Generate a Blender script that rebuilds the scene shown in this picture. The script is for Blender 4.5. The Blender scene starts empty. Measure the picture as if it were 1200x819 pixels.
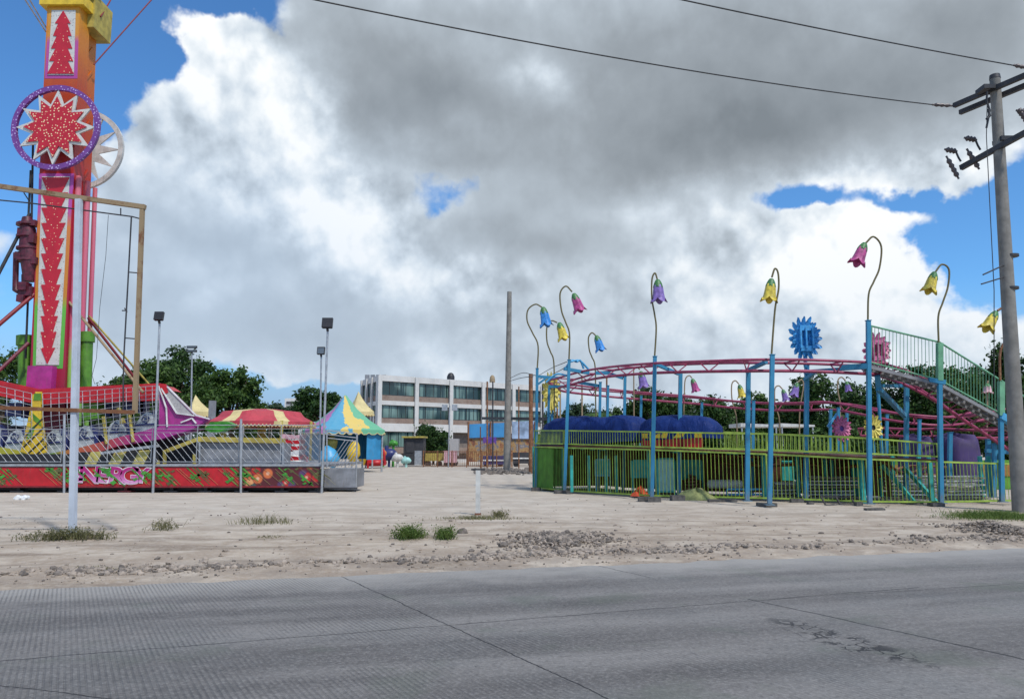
import bpy, math, random
import numpy as np
from mathutils import Vector, Matrix
random.seed(7); R = math.radians
S = bpy.context.scene
COL = S.collection
# ---------------------------------------------------------------- camera model
F = 900.0; PITCH = math.atan(117.5/900.0); CAMZ = 1.6
CP, SP = math.cos(PITCH), math.sin(PITCH)
def ray(px, py):
    u = px-600.0; v = 409.5-py
    return Vector((u, F*CP - v*SP, F*SP + v*CP))
def at(px, py, Y):
    d = ray(px, py); t = Y/d.y
    return Vector((d.x*t, Y, CAMZ + d.z*t))
def gnd(px, py, z=0.0):
    d = ray(px, py); t = (z-CAMZ)/d.z
    return Vector((d.x*t, d.y*t, z))
cam_d = bpy.data.cameras.new('camera'); cam = bpy.data.objects.new('camera', cam_d); COL.objects.link(cam)
cam_d.sensor_width = 36; cam_d.lens = 27; cam_d.clip_end = 6000; cam_d.clip_start = .05
cam.location = (0, 0, CAMZ); cam.rotation_euler = (math.pi/2+PITCH, 0, 0)
S.camera = cam
# ---------------------------------------------------------------- node helper
class NT:
    def __init__(s, tree): s.t = tree; s.n = tree.nodes; s.l = tree.links
    def new(s, typ, **kw):
        n = s.n.new(typ)
        for k, v in kw.items(): setattr(n, k, v)
        return n
    def inp(s, sock, v):
        if v is None: return
        if hasattr(v, 'is_output'): s.l.new(v, sock)
        elif isinstance(v, (tuple, list)) and len(v) == 3 and sock.type == 'RGBA': sock.default_value = (*v, 1)
        else: sock.default_value = v
    def math(s, op, a, b=None, c=None, clamp=False):
        n = s.new('ShaderNodeMath', operation=op, use_clamp=clamp)
        s.inp(n.inputs[0], a); s.inp(n.inputs[1], b); s.inp(n.inputs[2], c); return n.outputs[0]
    def vec(s, op, a, b=None):
        n = s.new('ShaderNodeVectorMath', operation=op)
        s.inp(n.inputs[0], a); s.inp(n.inputs[1], b)
        return n.outputs['Value'] if op in ('DOT_PRODUCT', 'LENGTH') else n.outputs[0]
    def noise(s, v, scale, detail=4, rough=.55, dist=0.0, out='Fac'):
        n = s.new('ShaderNodeTexNoise'); s.inp(n.inputs['Vector'], v)
        n.inputs['Scale'].default_value = scale; n.inputs['Detail'].default_value = detail
        n.inputs['Roughness'].default_value = rough; n.inputs['Distortion'].default_value = dist
        return n.outputs[out]
    def voro(s, v, scale, detail=0.0, feature='F1', out='Distance', rand=1.0):
        n = s.new('ShaderNodeTexVoronoi', feature=feature); s.inp(n.inputs['Vector'], v)
        n.inputs['Scale'].default_value = scale
        n.inputs['Detail'].default_value = detail; n.inputs['Randomness'].default_value = rand
        return n.outputs[out]
    def mix(s, f, a, b):
        n = s.new('ShaderNodeMix', data_type='RGBA')
        s.inp(n.inputs[0], f); s.inp(n.inputs[6], a); s.inp(n.inputs[7], b); return n.outputs[2]
    def ss(s, v, a, b, lo=0.0, hi=1.0):
        n = s.new('ShaderNodeMapRange', interpolation_type='SMOOTHSTEP')
        s.inp(n.inputs[0], v); s.inp(n.inputs[1], a); s.inp(n.inputs[2], b); n.inputs[3].default_value = lo; n.inputs[4].default_value = hi
        return n.outputs[0]
    def ramp(s, f, stops, interp='LINEAR'):
        n = s.new('ShaderNodeValToRGB'); s.inp(n.inputs[0], f); e = n.color_ramp.elements; n.color_ramp.interpolation = interp
        while len(e) < len(stops): e.new(0.5)
        for i, (p, c) in enumerate(stops): e[i].position = p; e[i].color = (*c, 1)
        return n.outputs[0]
    def sep(s, v):
        n = s.new('ShaderNodeSeparateXYZ'); s.inp(n.inputs[0], v); return n.outputs
    def comb(s, x, y, z):
        n = s.new('ShaderNodeCombineXYZ'); s.inp(n.inputs[0], x); s.inp(n.inputs[1], y); s.inp(n.inputs[2], z); return n.outputs[0]
# ---------------------------------------------------------------- sky
W = bpy.data.worlds.new('World'); S.world = W; W.use_nodes = True
W.node_tree.nodes.clear(); w = NT(W.node_tree)
SUN_EL, SUN_AZ = R(54), R(145)          # azimuth clockwise from +Y: behind the camera
sky = w.new('ShaderNodeTexSky', sky_type='NISHITA', sun_disc=False, sun_elevation=SUN_EL, sun_rotation=SUN_AZ, air_density=1.0, dust_density=.3, ozone_density=2.5)
d = w.new('ShaderNodeTexCoord').outputs['Generated']
dx, dy, dz = w.sep(d)
az = w.math('ARCTAN2', dx, dy); el = w.math('ARCSINE', dz)
P0 = w.comb(az, el, w.math('MULTIPLY', w.math('ABSOLUTE', az), .3))
warp = w.vec('SUBTRACT', w.noise(P0, 5.0, 6, .62, out='Color'), (.5, .5, .5))
warpm = w.vec('MULTIPLY', warp, (.17, .12, 0))
P = w.vec('ADD', P0, warpm)
pu, pv, _ = w.sep(P)
P2 = w.comb(pu, pv, 0.0)
def ang(px, py):
    r = ray(px, py).normalized(); return math.atan2(r.x, r.y), math.asin(r.z)
def field(blobs, base):
    acc = base
    for (px, py, rx, ry, wt) in blobs:
        a, e = ang(px, py)
        v = w.vec('MULTIPLY', w.vec('SUBTRACT', P2, (a, e, 0)), (900.0/rx, 900.0/ry, 0))
        g = w.math('POWER', 2.71828, w.math('MULTIPLY', w.vec('DOT_PRODUCT', v, v), -1.0))
        acc = w.math('MULTIPLY_ADD', g, wt, acc)
    return acc
cover = field([(15, 70, 85, 110, -1.3), (130, 12, 60, 62, -1.0), (185, 62, 34, 34, -.7), (262, -2, 70, 20, -.8), (5, 215, 55, 70, -.45), (0, 380, 60, 90, -.3),
               (930, 238, 50, 22, -1.0), (1120, 268, 90, 30, -1.2), (1150, 310, 80, 44, -.9), (1195, 240, 40, 60, -.4), (1060, 232, 90, 12, -.7), (1190, 330, 50, 45, -.6),
               (515, 228, 46, 18, -.46), (478, 198, 34, 14, -.38), (565, 205, 22, 10, -.25), (320, 462, 120, 22, -.75), (415, 455, 60, 14, -.4), (100, 250, 40, 40, -.15), (60, 300, 60, 50, -.1), (150, 340, 80, 90, .35), (250, 30, 60, 34, .35), (200, 474, 240, 18, -.35), (420, 465, 60, 14, -.3),
               (60, 140, 60, 80, -.4), (175, 200, 60, 90, .35),
               (640, 90, 300, 120, .8), (1010, 60, 260, 120, .8), (270, 200, 130, 130, .7), (380, 380, 200, 60, .5), (1020, 300, 95, 60, 1.2), (700, 330, 220, 90, .6), (-10, 270, 50, 26, .45), (330, 330, 260, 110, .35), (800, 380, 420, 80, .55), (560, 420, 140, 40, .3), (640, 330, 200, 60, .3)], .50)
bright = field([(640, 90, 300, 95, -.34), (1000, 80, 260, 110, -.30), (800, 180, 170, 50, -.26), (450, 110, 90, 95, -.30), (620, 275, 130, 48, -.40), (560, 190, 60, 25, -.1),
                (390, 395, 120, 45, -.32), (700, 400, 150, 40, -.10), (200, 300, 110, 110, -.18), (300, 320, 60, 50, -.1), (880, 150, 220, 45, -.12), (1150, 50, 120, 80, -.1), (280, 300, 120, 90, -.06), (440, 250, 90, 60, .08), (250, 110, 110, 90, .10), (150, 380, 120, 60, -.06), (500, 300, 260, 70, .06), (590, 370, 80, 26, -.12), (480, 270, 60, 26, -.08), (680, 345, 80, 20, -.12), (800, 300, 60, 22, -.10), (430, 460, 300, 40, .12), (330, 210, 120, 60, .12),
                (240, 70, 85, 70, .26), (345, 130, 50, 60, .36), (250, 170, 80, 60, .1), (400, 250, 70, 46, .30), (310, 245, 50, 26, .22), (560, 335, 90, 40, .22), (470, 300, 70, 50, .14), (625, 95, 46, 26, .28), (560, 75, 60, 24, .14), (700, 150, 90, 40, .06), (470, 60, 60, 40, .05), (380, 10, 60, 30, -.05),
                (1020, 290, 85, 50, .42), (960, 340, 110, 60, .26), (840, 320, 80, 50, .18), (1060, 205, 120, 18, .32), (1150, 360, 80, 60, .22), (720, 250, 110, 22, .10), (250, 335, 50, 30, .18), (170, 130, 50, 60, .1), (280, 440, 90, 20, .05)], .645)
def billow(p, sc=1.0):
    a = w.noise(p, 6.0*sc, 8, .58)
    b = w.math('SUBTRACT', 1.0, w.voro(p, 8.0*sc, 4.0))
    return w.math('MULTIPLY_ADD', b, .40, w.math('MULTIPLY', a, .78))
h0 = billow(P0); h1 = billow(w.vec('ADD', P0, (.010, .022, 0)))
relief = w.math('SUBTRACT', h0, h1)
cv = w.math('ADD', cover, w.math('MULTIPLY', w.math('SUBTRACT', h0, .62), 1.35))
mask = w.ss(cv, .07, .42)
soft = w.noise(P0, 2.6, 4, .45)
puff = w.ss(bright, .38, .80, .22, 1.0)          # stratus bank is smooth, cumulus is crisp
bf = w.math('ADD', bright, w.math('MULTIPLY', w.math('MULTIPLY', relief, 1.7), puff))
bf = w.math('ADD', bf, w.math('MULTIPLY', w.math('SUBTRACT', soft, .5), .34))
bf = w.math('ADD', bf, w.math('MULTIPLY', w.math('MULTIPLY', w.math('SUBTRACT', h0, .62), .30), puff))
edge = w.ss(cv, .70, .20, 0, .10)                 # thin sunlit rims
bf = w.math('ADD', bf, edge)
ccol = w.ramp(bf, [(0.0, (.205, .235, .265)), (.25, (.305, .345, .385)), (.46, (.43, .49, .55)), (.66, (.60, .675, .75)), (.84, (.78, .835, .88)), (1.0, (.93, .95, .965))])
a0_, e0_ = ang(215, 345); lf = w.vec('MULTIPLY', w.vec('SUBTRACT', P2, (a0_, e0_, 0)), (900/260, 900/160, 0))
lb = w.math('POWER', 2.71828, w.math('MULTIPLY', w.vec('DOT_PRODUCT', lf, lf), -1.0))   # the thinner left cloud lets blue sky through
ccol = w.mix(w.math('MULTIPLY', lb, .38), ccol, (.42, .58, .80))
hz = w.ss(el, .0, .32)
ccol = w.mix(w.math('MULTIPLY', w.math('SUBTRACT', 1.0, hz), .50), ccol, (.50, .605, .73))
bg1 = w.new('ShaderNodeBackground'); w.inp(bg1.inputs[0], w.mix(w.ss(el, .20, .04), w.vec('MULTIPLY', sky.outputs[0], (.50, .86, 1.15)), (2.3, 3.5, 5.0))); bg1.inputs[1].default_value = .135
bg2 = w.new('ShaderNodeBackground'); w.inp(bg2.inputs[0], ccol); bg2.inputs[1].default_value = 1.0
mx = w.new('ShaderNodeMixShader'); w.inp(mx.inputs[0], mask); w.l.new(bg1.outputs[0], mx.inputs[1]); w.l.new(bg2.outputs[0], mx.inputs[2])
wo = w.new('ShaderNodeOutputWorld'); w.l.new(mx.outputs[0], wo.inputs[0])
W.cycles.sampling_method = 'MANUAL'; W.cycles.sample_map_resolution = 512
sd = bpy.data.lights.new('sun', 'SUN'); sd.energy = 2.9; sd.angle = R(3.5); sd.color = (1, .945, .86)
so = bpy.data.objects.new('sun', sd); COL.objects.link(so)
sv = Vector((math.sin(SUN_AZ)*math.cos(SUN_EL), math.cos(SUN_AZ)*math.cos(SUN_EL), math.sin(SUN_EL)))
so.rotation_euler = sv.to_track_quat('Z', 'Y').to_euler()
S.view_settings.view_transform = 'Standard'; S.view_settings.look = 'None'; S.view_settings.exposure = 0.13; S.view_settings.gamma = 1
# ---------------------------------------------------------------- materials
def newmat(name):
    m = bpy.data.materials.new(name); m.use_nodes = True; t = NT(m.node_tree)
    return m, t, t.n['Principled BSDF']
def paint(name, c, rough=.5, metal=0.0, wear=.22, scale=3.0, bump=.0, dirt=(.16, .13, .10), dirtf=.35, streak=True):
    """painted / plain surface: slight tone variation, dirt blotches and rain streaks that belong to the surface"""
    m, t, b = newmat(name)
    o = t.new('ShaderNodeTexCoord').outputs['Object']
    n1 = t.noise(o, scale, 5, .6)
    dark = tuple(x*(1-wear) for x in c); light = tuple(min(1, x*(1+wear*.7)) for x in c)
    col = t.mix(t.ss(n1, .3, .7), dark, light)
    st = t.noise(t.vec('MULTIPLY', o, (9, 9, 1.1)) if streak else o, 1.6, 4, .65)
    col = t.mix(t.math('MULTIPLY', t.ss(st, .52, .78), dirtf), col, dirt)
    t.inp(b.inputs['Base Color'], col)
    t.inp(b.inputs['Roughness'], t.math('MULTIPLY_ADD', n1, .25, rough-.12)); b.inputs['Metallic'].default_value = metal
    if bump:
        bn = t.new('ShaderNodeBump'); bn.inputs['Strength'].default_value = bump; bn.inputs['Distance'].default_value = .01
        t.inp(bn.inputs['Height'], t.noise(o, scale*14, 4, .6)); t.l.new(bn.outputs[0], b.inputs['Normal'])
    return m
def zramp(name, stops, axis=2, lo=0.0, hi=1.0, rough=.45, dots=None):
    """paint whose colour changes along the object (sprayed fade); dots = painted-on / bulb speckle"""
    m, t, b = newmat(name)
    o = t.new('ShaderNodeNewGeometry').outputs['Position']
    f = t.math('DIVIDE', t.math('SUBTRACT', t.sep(o)[axis], lo), hi-lo)
    f = t.math('ADD', f, t.math('MULTIPLY', t.math('SUBTRACT', t.noise(o, 1.5, 3), .5), .06))
    col = t.ramp(f, stops)
    st = t.noise(t.vec('MULTIPLY', o, (9, 9, 1.0)), 1.4, 4, .65)
    col = t.mix(t.math('MULTIPLY', t.ss(st, .5, .8), .38), col, (.10, .07, .06))
    if dots: col = t.mix(t.ss(t.voro(o, dots, rand=.6), .30, .22), col, (.85, .62, .35))
    t.inp(b.inputs['Base Color'], col); b.inputs['Roughness'].default_value = rough
    return m
def bulbs(name, c, sc, c2=(.9, .7, .4), thr=.28):
    m, t, b = newmat(name)
    o = t.new('ShaderNodeNewGeometry').outputs['Position']
    n1 = t.noise(o, 3.0, 4)
    col = t.mix(n1, tuple(x*.7 for x in c), tuple(min(1, x*1.2) for x in c))
    col = t.mix(t.ss(t.voro(o, sc, rand=.7), thr, thr-.08), col, c2)
    t.inp(b.inputs['Base Color'], col); b.inputs['Roughness'].default_value = .5
    return m
def rusty(name, c, amt=.5, sc=5.0, rough=.7):
    m, t, b = newmat(name)
    o = t.new('ShaderNodeNewGeometry').outputs['Position']
    n = t.noise(o, sc, 6, .65)
    r = t.mix(t.noise(o, sc*5, 3), (.10, .035, .015), (.26, .11, .045))
    t.inp(b.inputs['Base Color'], t.mix(t.ss(n, 1-amt-.08, 1-amt+.08), c, r)); b.inputs['Roughness'].default_value = rough
    return m
def leafmat(name, a, b_, c, trans=.25):
    m, t, b = newmat(name)
    g = t.new('ShaderNodeNewGeometry')
    n = t.noise(g.outputs['Position'], 1.2, 3)
    f = t.math('ADD', t.math('MULTIPLY', g.outputs['Random Per Island'], .6), t.math('MULTIPLY', n, .4))
    t.inp(b.inputs['Base Color'], t.ramp(f, [(.15, a), (.5, b_), (.85, c)]))
    b.inputs['Roughness'].default_value = .55; b.inputs['Specular IOR Level'].default_value = .3
    tr = t.new('ShaderNodeBsdfTranslucent'); tr.inputs[0].default_value = (*[min(1, x*1.6) for x in b_], 1)
    ms = t.new('ShaderNodeMixShader'); ms.inputs[0].default_value = trans
    t.l.new(b.outputs[0], ms.inputs[1]); t.l.new(tr.outputs[0], ms.inputs[2]); t.l.new(ms.outputs[0], t.n['Material Output'].inputs[0])
    return m
def rustmix(name, c, amt):
    m, t, b = newmat(name)
    o = t.new('ShaderNodeNewGeometry').outputs['Position']
    n1 = t.noise(o, 2.2, 5, .6); n2 = t.noise(t.vec('MULTIPLY', o, (6, 6, 1.6)), 2.4, 6, .7)
    col = t.mix(n1, tuple(x*.72 for x in c), tuple(min(1, x*1.25+.015) for x in c))
    col = t.mix(t.math('MULTIPLY', t.ss(n2, .66-amt*.3, .74-amt*.3), .75), col, (.13, .06, .035))
    col = t.mix(t.math('MULTIPLY', t.ss(t.sep(o)[2], .55, .0), .55), col, (.22, .19, .16))
    t.inp(b.inputs['Base Color'], col); b.inputs['Roughness'].default_value = .5
    return m
M = dict(
 white=paint('white_paint', (.72, .72, .70), .5), offwhite=paint('off_white_paint', (.56, .56, .53), .6, dirtf=.5),
 postwhite=paint('post_white', (.50, .55, .62), .5, wear=.12, dirtf=.25), galv=paint('galvanised_steel', (.42, .44, .46), .42, .55, .2, 6),
 silver=paint('silver_tube', (.40, .42, .44), .4, .4, .2, 6, dirtf=.3), black=paint('black_paint', (.02, .02, .024), .5, dirtf=.1),
 darksteel=paint('dark_steel', (.045, .045, .05), .55, .2, .3), grey=paint('grey_panel', (.24, .25, .27), .5, .1, .3, 2.2, dirtf=.5), greydeck=paint('grey_deck', (.22, .22, .23), .6, 0, .3, 2),
 blue=rustmix('sky_blue_paint', (.022, .21, .37), .20), bluelight=paint('light_blue_paint', (.07, .36, .62), .45, 0, .2, 5),
 teal=paint('teal_paint', (.03, .36, .33), .5, 0, .3, 3), tealpale=paint('pale_teal_panel', (.34, .62, .58), .5, 0, .2, 3),
 green=paint('fence_green', (.14, .34, .045), .5, 0, .3, 3, dirtf=.4), lime=paint('lime_green_paint', (.30, .43, .06), .5, 0, .3, 3, dirtf=.35), seagreen=paint('sea_green_paint', (.15, .38, .22), .5, 0, .25, 3, dirtf=.35),
 panelgreen=paint('panel_green', (.09, .26, .02), .55, 0, .3, 2, dirtf=.4),
 pink=paint('magenta_rail', (.30, .04, .10), .45, 0, .3, 4, dirtf=.3), pinkfade=paint('faded_pink', (.60, .20, .30), .55, 0, .3, 4),
 red=paint('red_paint', (.47, .010, .018), .4, 0, .2, 2, dirtf=.22), darkred=paint('dark_red', (.20, .012, .02), .5, 0, .3, 3),
 maroon=paint('maroon_machine', (.16, .02, .04), .55, 0, .4, 4), orange=paint('orange_paint', (.62, .17, .02), .5, 0, .25, 3),
 yellow=paint('yellow_paint', (.68, .46, .03), .5, 0, .2, 3), mustard=paint('mustard_beam', (.42, .34, .07), .6, 0, .3, 3, dirtf=.5),
 magenta=paint('magenta_paint', (.38, .03, .23), .4, 0, .25, 2), purple=paint('purple_paint', (.12, .05, .28), .5, 0, .25, 4),
 concrete=paint('concrete', (.33, .32, .30), .85, 0, .25, 5, .3, dirtf=.4), concretepole=paint('concrete_pole', (.215, .205, .185), .85, 0, .25, 3, .3, dirtf=.5),
 block=paint('old_concrete_block', (.10, .095, .09), .9, 0, .4, 8, .5), rusttube=rusty('rusty_tube', (.30, .15, .07), .55), frameyel=rusty('rusty_yellow_frame', (.30, .215, .12), .42, 3.0),
 framebot=rusty('rusty_bottom_bar', (.34, .20, .10), .62, 3.0), tan=rusty('tan_lamp_rod', (.30, .22, .13), .35, 6), oliverod=rusty('olive_lamp_rod', (.14, .12, .05), .3, 6),
 wood=paint('weathered_plank', (.30, .27, .22), .8, 0, .4, 8, .3), brownbeam=paint('brown_beam', (.16, .06, .035), .7, 0, .4, 4), bark=paint('bark', (.10, .075, .055), .9, 0, .4, 6, .4, streak=False),
 cable=paint('cable', (.03, .03, .032), .6), porcelain=paint('brown_porcelain', (.10, .08, .08), .35), glassy=paint('floodlight_glass', (.10, .13, .16), .12, 0, .1),
 calyx=paint('calyx_green', (.06, .20, .06), .5), bellyel=paint('bell_yellow', (.66, .52, .06), .5, 0, .35, 9), machine=paint('drive_machine', (.10, .012, .028), .5, 0, .5, 6), bellmag=paint('bell_magenta', (.42, .06, .22), .5, 0, .35, 9), bellpur=paint('bell_purple', (.22, .14, .42), .5, 0, .3, 9), bellblu=paint('bell_blue', (.04, .24, .62), .5, 0, .3, 9), bellpink=paint('bell_pink', (.62, .36, .40), .5, 0, .3, 9),
 petpink=paint('petal_pink', (.55, .14, .28), .5, 0, .35, 8), petblue=paint('petal_blue', (.05, .32, .66), .5, 0, .3, 8), petyel=paint('petal_yellow', (.72, .62, .14), .5, 0, .3, 8),
 cloth=paint('orange_cloth', (.75, .10, .03), .8, 0, .3, 6), plastic=paint('white_plastic', (.75, .76, .76), .5, 0, .08), stone=paint('limestone', (.33, .275, .225), .95, 0, .35, 9, .5, streak=False), stonedark=paint('grey_rubble', (.17, .145, .125), .95, 0, .45, 9, .5, streak=False),
 brick=None)
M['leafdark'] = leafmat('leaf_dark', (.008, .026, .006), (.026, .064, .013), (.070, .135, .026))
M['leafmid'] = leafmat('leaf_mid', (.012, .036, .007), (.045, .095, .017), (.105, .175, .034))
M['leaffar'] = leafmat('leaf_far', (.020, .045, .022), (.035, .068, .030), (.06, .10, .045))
M['weed'] = leafmat('weed', (.07, .075, .03), (.14, .14, .06), (.28, .24, .12))
M['grassgreen'] = leafmat('grass_green', (.05, .09, .015), (.09, .15, .03), (.20, .24, .07))
# ---------------------------------------------------------------- mesh builder
LEAN = {}
class MB:
    def __init__(s): s.v = []; s.f = []; s.mi = []; s.sm = []
    def add(s, vs, fs, mi=0, sm=False):
        o = len(s.v); s.v += [tuple(v) for v in vs]
        for f in fs: s.f.append(tuple(o+i for i in f)); s.mi.append(mi); s.sm.append(sm)
        return s
    def box(s, c, sz, mi=0, rz=0.0, rot=None):
        hx, hy, hz = sz[0]/2, sz[1]/2, sz[2]/2
        vs = [Vector((x, y, z)) for x in (-hx, hx) for y in (-hy, hy) for z in (-hz, hz)]
        m = rot if rot else Matrix.Rotation(rz, 3, 'Z')
        vs = [m @ v + Vector(c) for v in vs]
        return s.add(vs, [(0, 1, 3, 2), (4, 6, 7, 5), (0, 4, 5, 1), (2, 3, 7, 6), (0, 2, 6, 4), (1, 5, 7, 3)], mi)
    def bar(s, a, b, w_, h_=None, mi=0):
        """rectangular bar from a to b"""
        a, b = Vector(a), Vector(b); h_ = h_ or w_; dd = (b-a); L = dd.length
        if L < 1e-6: return s
        z = dd/L; up = Vector((0, 0, 1)) if abs(z.z) < .95 else Vector((0, 1, 0))
        x = z.cross(up).normalized(); y = z.cross(x).normalized()
        return s.box((a+b)/2, (w_, h_, L), mi, rot=Matrix((x, y, z)).transposed())
    def tube(s, pts, r, n=8, mi=0, cap=True):
        pts = [Vector(p) for p in pts]; k = len(pts); rs = r if isinstance(r, (list, tuple)) else [r]*k
        tang = []
        for i in range(k):
            t_ = (pts[min(i+1, k-1)]-pts[max(i-1, 0)]); tang.append(t_.normalized() if t_.length > 1e-9 else Vector((0, 0, 1)))
        ref = Vector((0, 0, 1)) if abs(tang[0].z) < .9 else Vector((0, 1, 0))
        x = tang[0].cross(ref).normalized(); vs = []
        for i in range(k):
            x = (x - tang[i]*x.dot(tang[i])).normalized(); y = tang[i].cross(x)
            for j in range(n):
                a = 2*math.pi*j/n; vs.append(pts[i] + (x*math.cos(a)+y*math.sin(a))*rs[i])
        fs = [(i*n+j, i*n+(j+1) % n, (i+1)*n+(j+1) % n, (i+1)*n+j) for i in range(k-1) for j in range(n)]
        s.add(vs, fs, mi, n > 4)
        if cap: s.add(vs[:n], [tuple(range(n))[::-1]], mi); s.add(vs[-n:], [tuple(range(n))], mi)
        return s
    def prism(s, poly, vec, mi=0, mside=None):
        poly = [Vector(p) for p in poly]; vec = Vector(vec); n = len(poly)
        s.add(poly, [tuple(range(n))], mi); s.add([p+vec for p in poly], [tuple(range(n))[::-1]], mi)
        s.add(poly+[p+vec for p in poly], [(i, i+n, (i+1) % n+n, (i+1) % n) for i in range(n)], mi if mside is None else mside)
        return s
    def ring(s, c, Ro, Ri, t_, n=48, mi=0):
        """flat ring in the XZ plane, thickness along +Y"""
        c = Vector(c); vs = []
        for yy in (0, t_):
            for rr in (Ro, Ri):
                for j in range(n):
                    a = 2*math.pi*j/n; vs.append(c+Vector((rr*math.cos(a), yy, rr*math.sin(a))))
        fs = []
        for j in range(n):
            k = (j+1) % n
            fs += [(j, k, n+k, n+j), (2*n+j, 3*n+j, 3*n+k, 2*n+k), (j, 2*n+j, 2*n+k, k), (n+j, n+k, 3*n+k, 3*n+j)]
        return s.add(vs, fs, mi)
    def build(s, name, mats, parent=None, origin=None):
        if name in LEAN: s.v = [(v[0]-LEAN[name]*(v[2]-2.0), v[1], v[2]) for v in s.v]
        if not isinstance(mats, (list, tuple)): mats = [mats]
        mats = [M[m] if isinstance(m, str) else m for m in mats]
        me = bpy.data.meshes.new(name)
        if parent is not None: o0 = ORG[parent.name]
        elif origin is not None: o0 = Vector(origin)
        else:
            xs = [v[0] for v in s.v]; ys = [v[1] for v in s.v]; zs = [v[2] for v in s.v]
            o0 = Vector(((min(xs)+max(xs))/2, (min(ys)+max(ys))/2, min(zs)))
        me.from_pydata([(v[0]-o0.x, v[1]-o0.y, v[2]-o0.z) for v in s.v], [], s.f)
        for m in mats: me.materials.append(m)
        me.polygons.foreach_set('material_index', s.mi); me.polygons.foreach_set('use_smooth', s.sm); me.update()
        ob = bpy.data.objects.new(name, me); COL.objects.link(ob)
        if parent is not None: ob.parent = parent
        else: ob.location = o0
        ORG[ob.name] = o0
        return ob
ORG = {}
def tag(o, label=None, cat=None, group=None, kind=None):
    if label: o['label'] = label
    if cat: o['category'] = cat
    if group: o['group'] = group
    if kind: o['kind'] = kind
    return o
def thing(name, loc, label, cat, group=None):
    o = bpy.data.objects.new(name, None); COL.objects.link(o); o.empty_display_size = .2
    o.location = loc; ORG[o.name] = Vector(loc); return tag(o, label, cat, group)
def lerp(a, b, t): return a+(b-a)*t
def smooth_path(pts, sub=6):
    """Catmull-Rom through points"""
    pts = [Vector(p) for p in pts]; out = []
    P_ = [pts[0]*2-pts[1]]+pts+[pts[-1]*2-pts[-2]]
    for i in range(1, len(P_)-2):
        a, b, c, d_ = P_[i-1:i+3]
        for k in range(sub):
            t = k/sub; out.append(.5*((2*b)+(c-a)*t+(2*a-5*b+4*c-d_)*t*t+(3*b-a-3*c+d_)*t**3))
    out.append(pts[-1]); return out
def resample(pts, step):
    out = [pts[0].copy()]; acc = 0.0
    for a, b in zip(pts, pts[1:]):
        L = (b-a).length; p = 0.0
        while acc+(L-p) >= step:
            p += step-acc; acc = 0.0; out.append(a+(b-a)*(p/L))
        acc += L-p
    return out
# ---------------------------------------------------------------- ground and road
EA, EB = gnd(0, 690), gnd(1200, 642)
ed = (EB-EA).normalized(); en = Vector((-ed.y, ed.x, 0))       # en points away from the road into the lot
def line_nodes(t, px, py, a, b):
    """signed distance (m) of shader point (px,py) from ground line a-b"""
    d_ = (b-a); d_.z = 0; d_.normalize(); n_ = Vector((-d_.y, d_.x)); c_ = -(n_.x*a.x+n_.y*a.y)
    return t.math('ADD', t.math('MULTIPLY_ADD', px, n_.x, c_), t.math('MULTIPLY', py, n_.y)), (lambda t_: t.math('ADD', t.math('MULTIPLY_ADD', px, d_.x, -(d_.x*a.x+d_.y*a.y)), t.math('MULTIPLY', py, d_.y)))(t), (b-a).length
rm, t, b = newmat('ribbed_concrete_road')
o = t.new('ShaderNodeNewGeometry').outputs['Position']
wob = t.vec('MULTIPLY', t.vec('SUBTRACT', t.noise(o, 2.2, 5, .6, out='Color'), (.5, .5, .5)), (.10, .10, 0))
ow = t.vec('ADD', o, wob); qx, qy, _ = t.sep(ow)
G1, G2 = gnd(410, 678), gnd(720, 819)
gd, gl, _ = line_nodes(t, *t.sep(o)[:2], G1, G2)
groove = t.math('SINE', t.math('MULTIPLY', gd, 2*math.pi/.043))
edist, eal, _ = line_nodes(t, *t.sep(o)[:2], EA, EB)
big = t.noise(o, .55, 5, .6); fine = t.noise(o, 38, 5, .7); mid = t.noise(o, 5, 5, .65)
stretch = t.noise(t.comb(t.math('MULTIPLY', eal, .12), t.math('MULTIPLY', edist, 1.3), 0.0), 1.0, 5, .6)
col = t.mix(t.ss(stretch, .30, .72), (.100, .094, .090), (.215, .204, .192))
col = t.mix(t.math('MULTIPLY', t.ss(big, .45, .7), .45), col, (.145, .150, .148))
col = t.mix(t.math('MULTIPLY', t.ss(fine, .46, .64), .32), col, (.36, .345, .33)); col = t.mix(t.math('MULTIPLY', t.ss(t.noise(o, 21, 6, .75), .51, .66), .45), col, (.045, .044, .045)); col = t.mix(t.math('MULTIPLY', t.ss(t.noise(t.vec('ADD', o, (7, 2, 0)), .9, 4, .6), .54, .68), .35), col, (.105, .125, .095))
col = t.mix(t.math('MULTIPLY', t.ss(mid, .55, .8), .35), col, (.085, .085, .09))
# dust near the verge
dust = t.ss(t.math('ADD', edist, t.math('MULTIPLY', t.math('SUBTRACT', t.noise(o, 1.6, 5, .65), .5), 1.6)), -1.5, .1)
col = t.mix(t.math('MULTIPLY', dust, .75), col, (.34, .325, .30))
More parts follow.
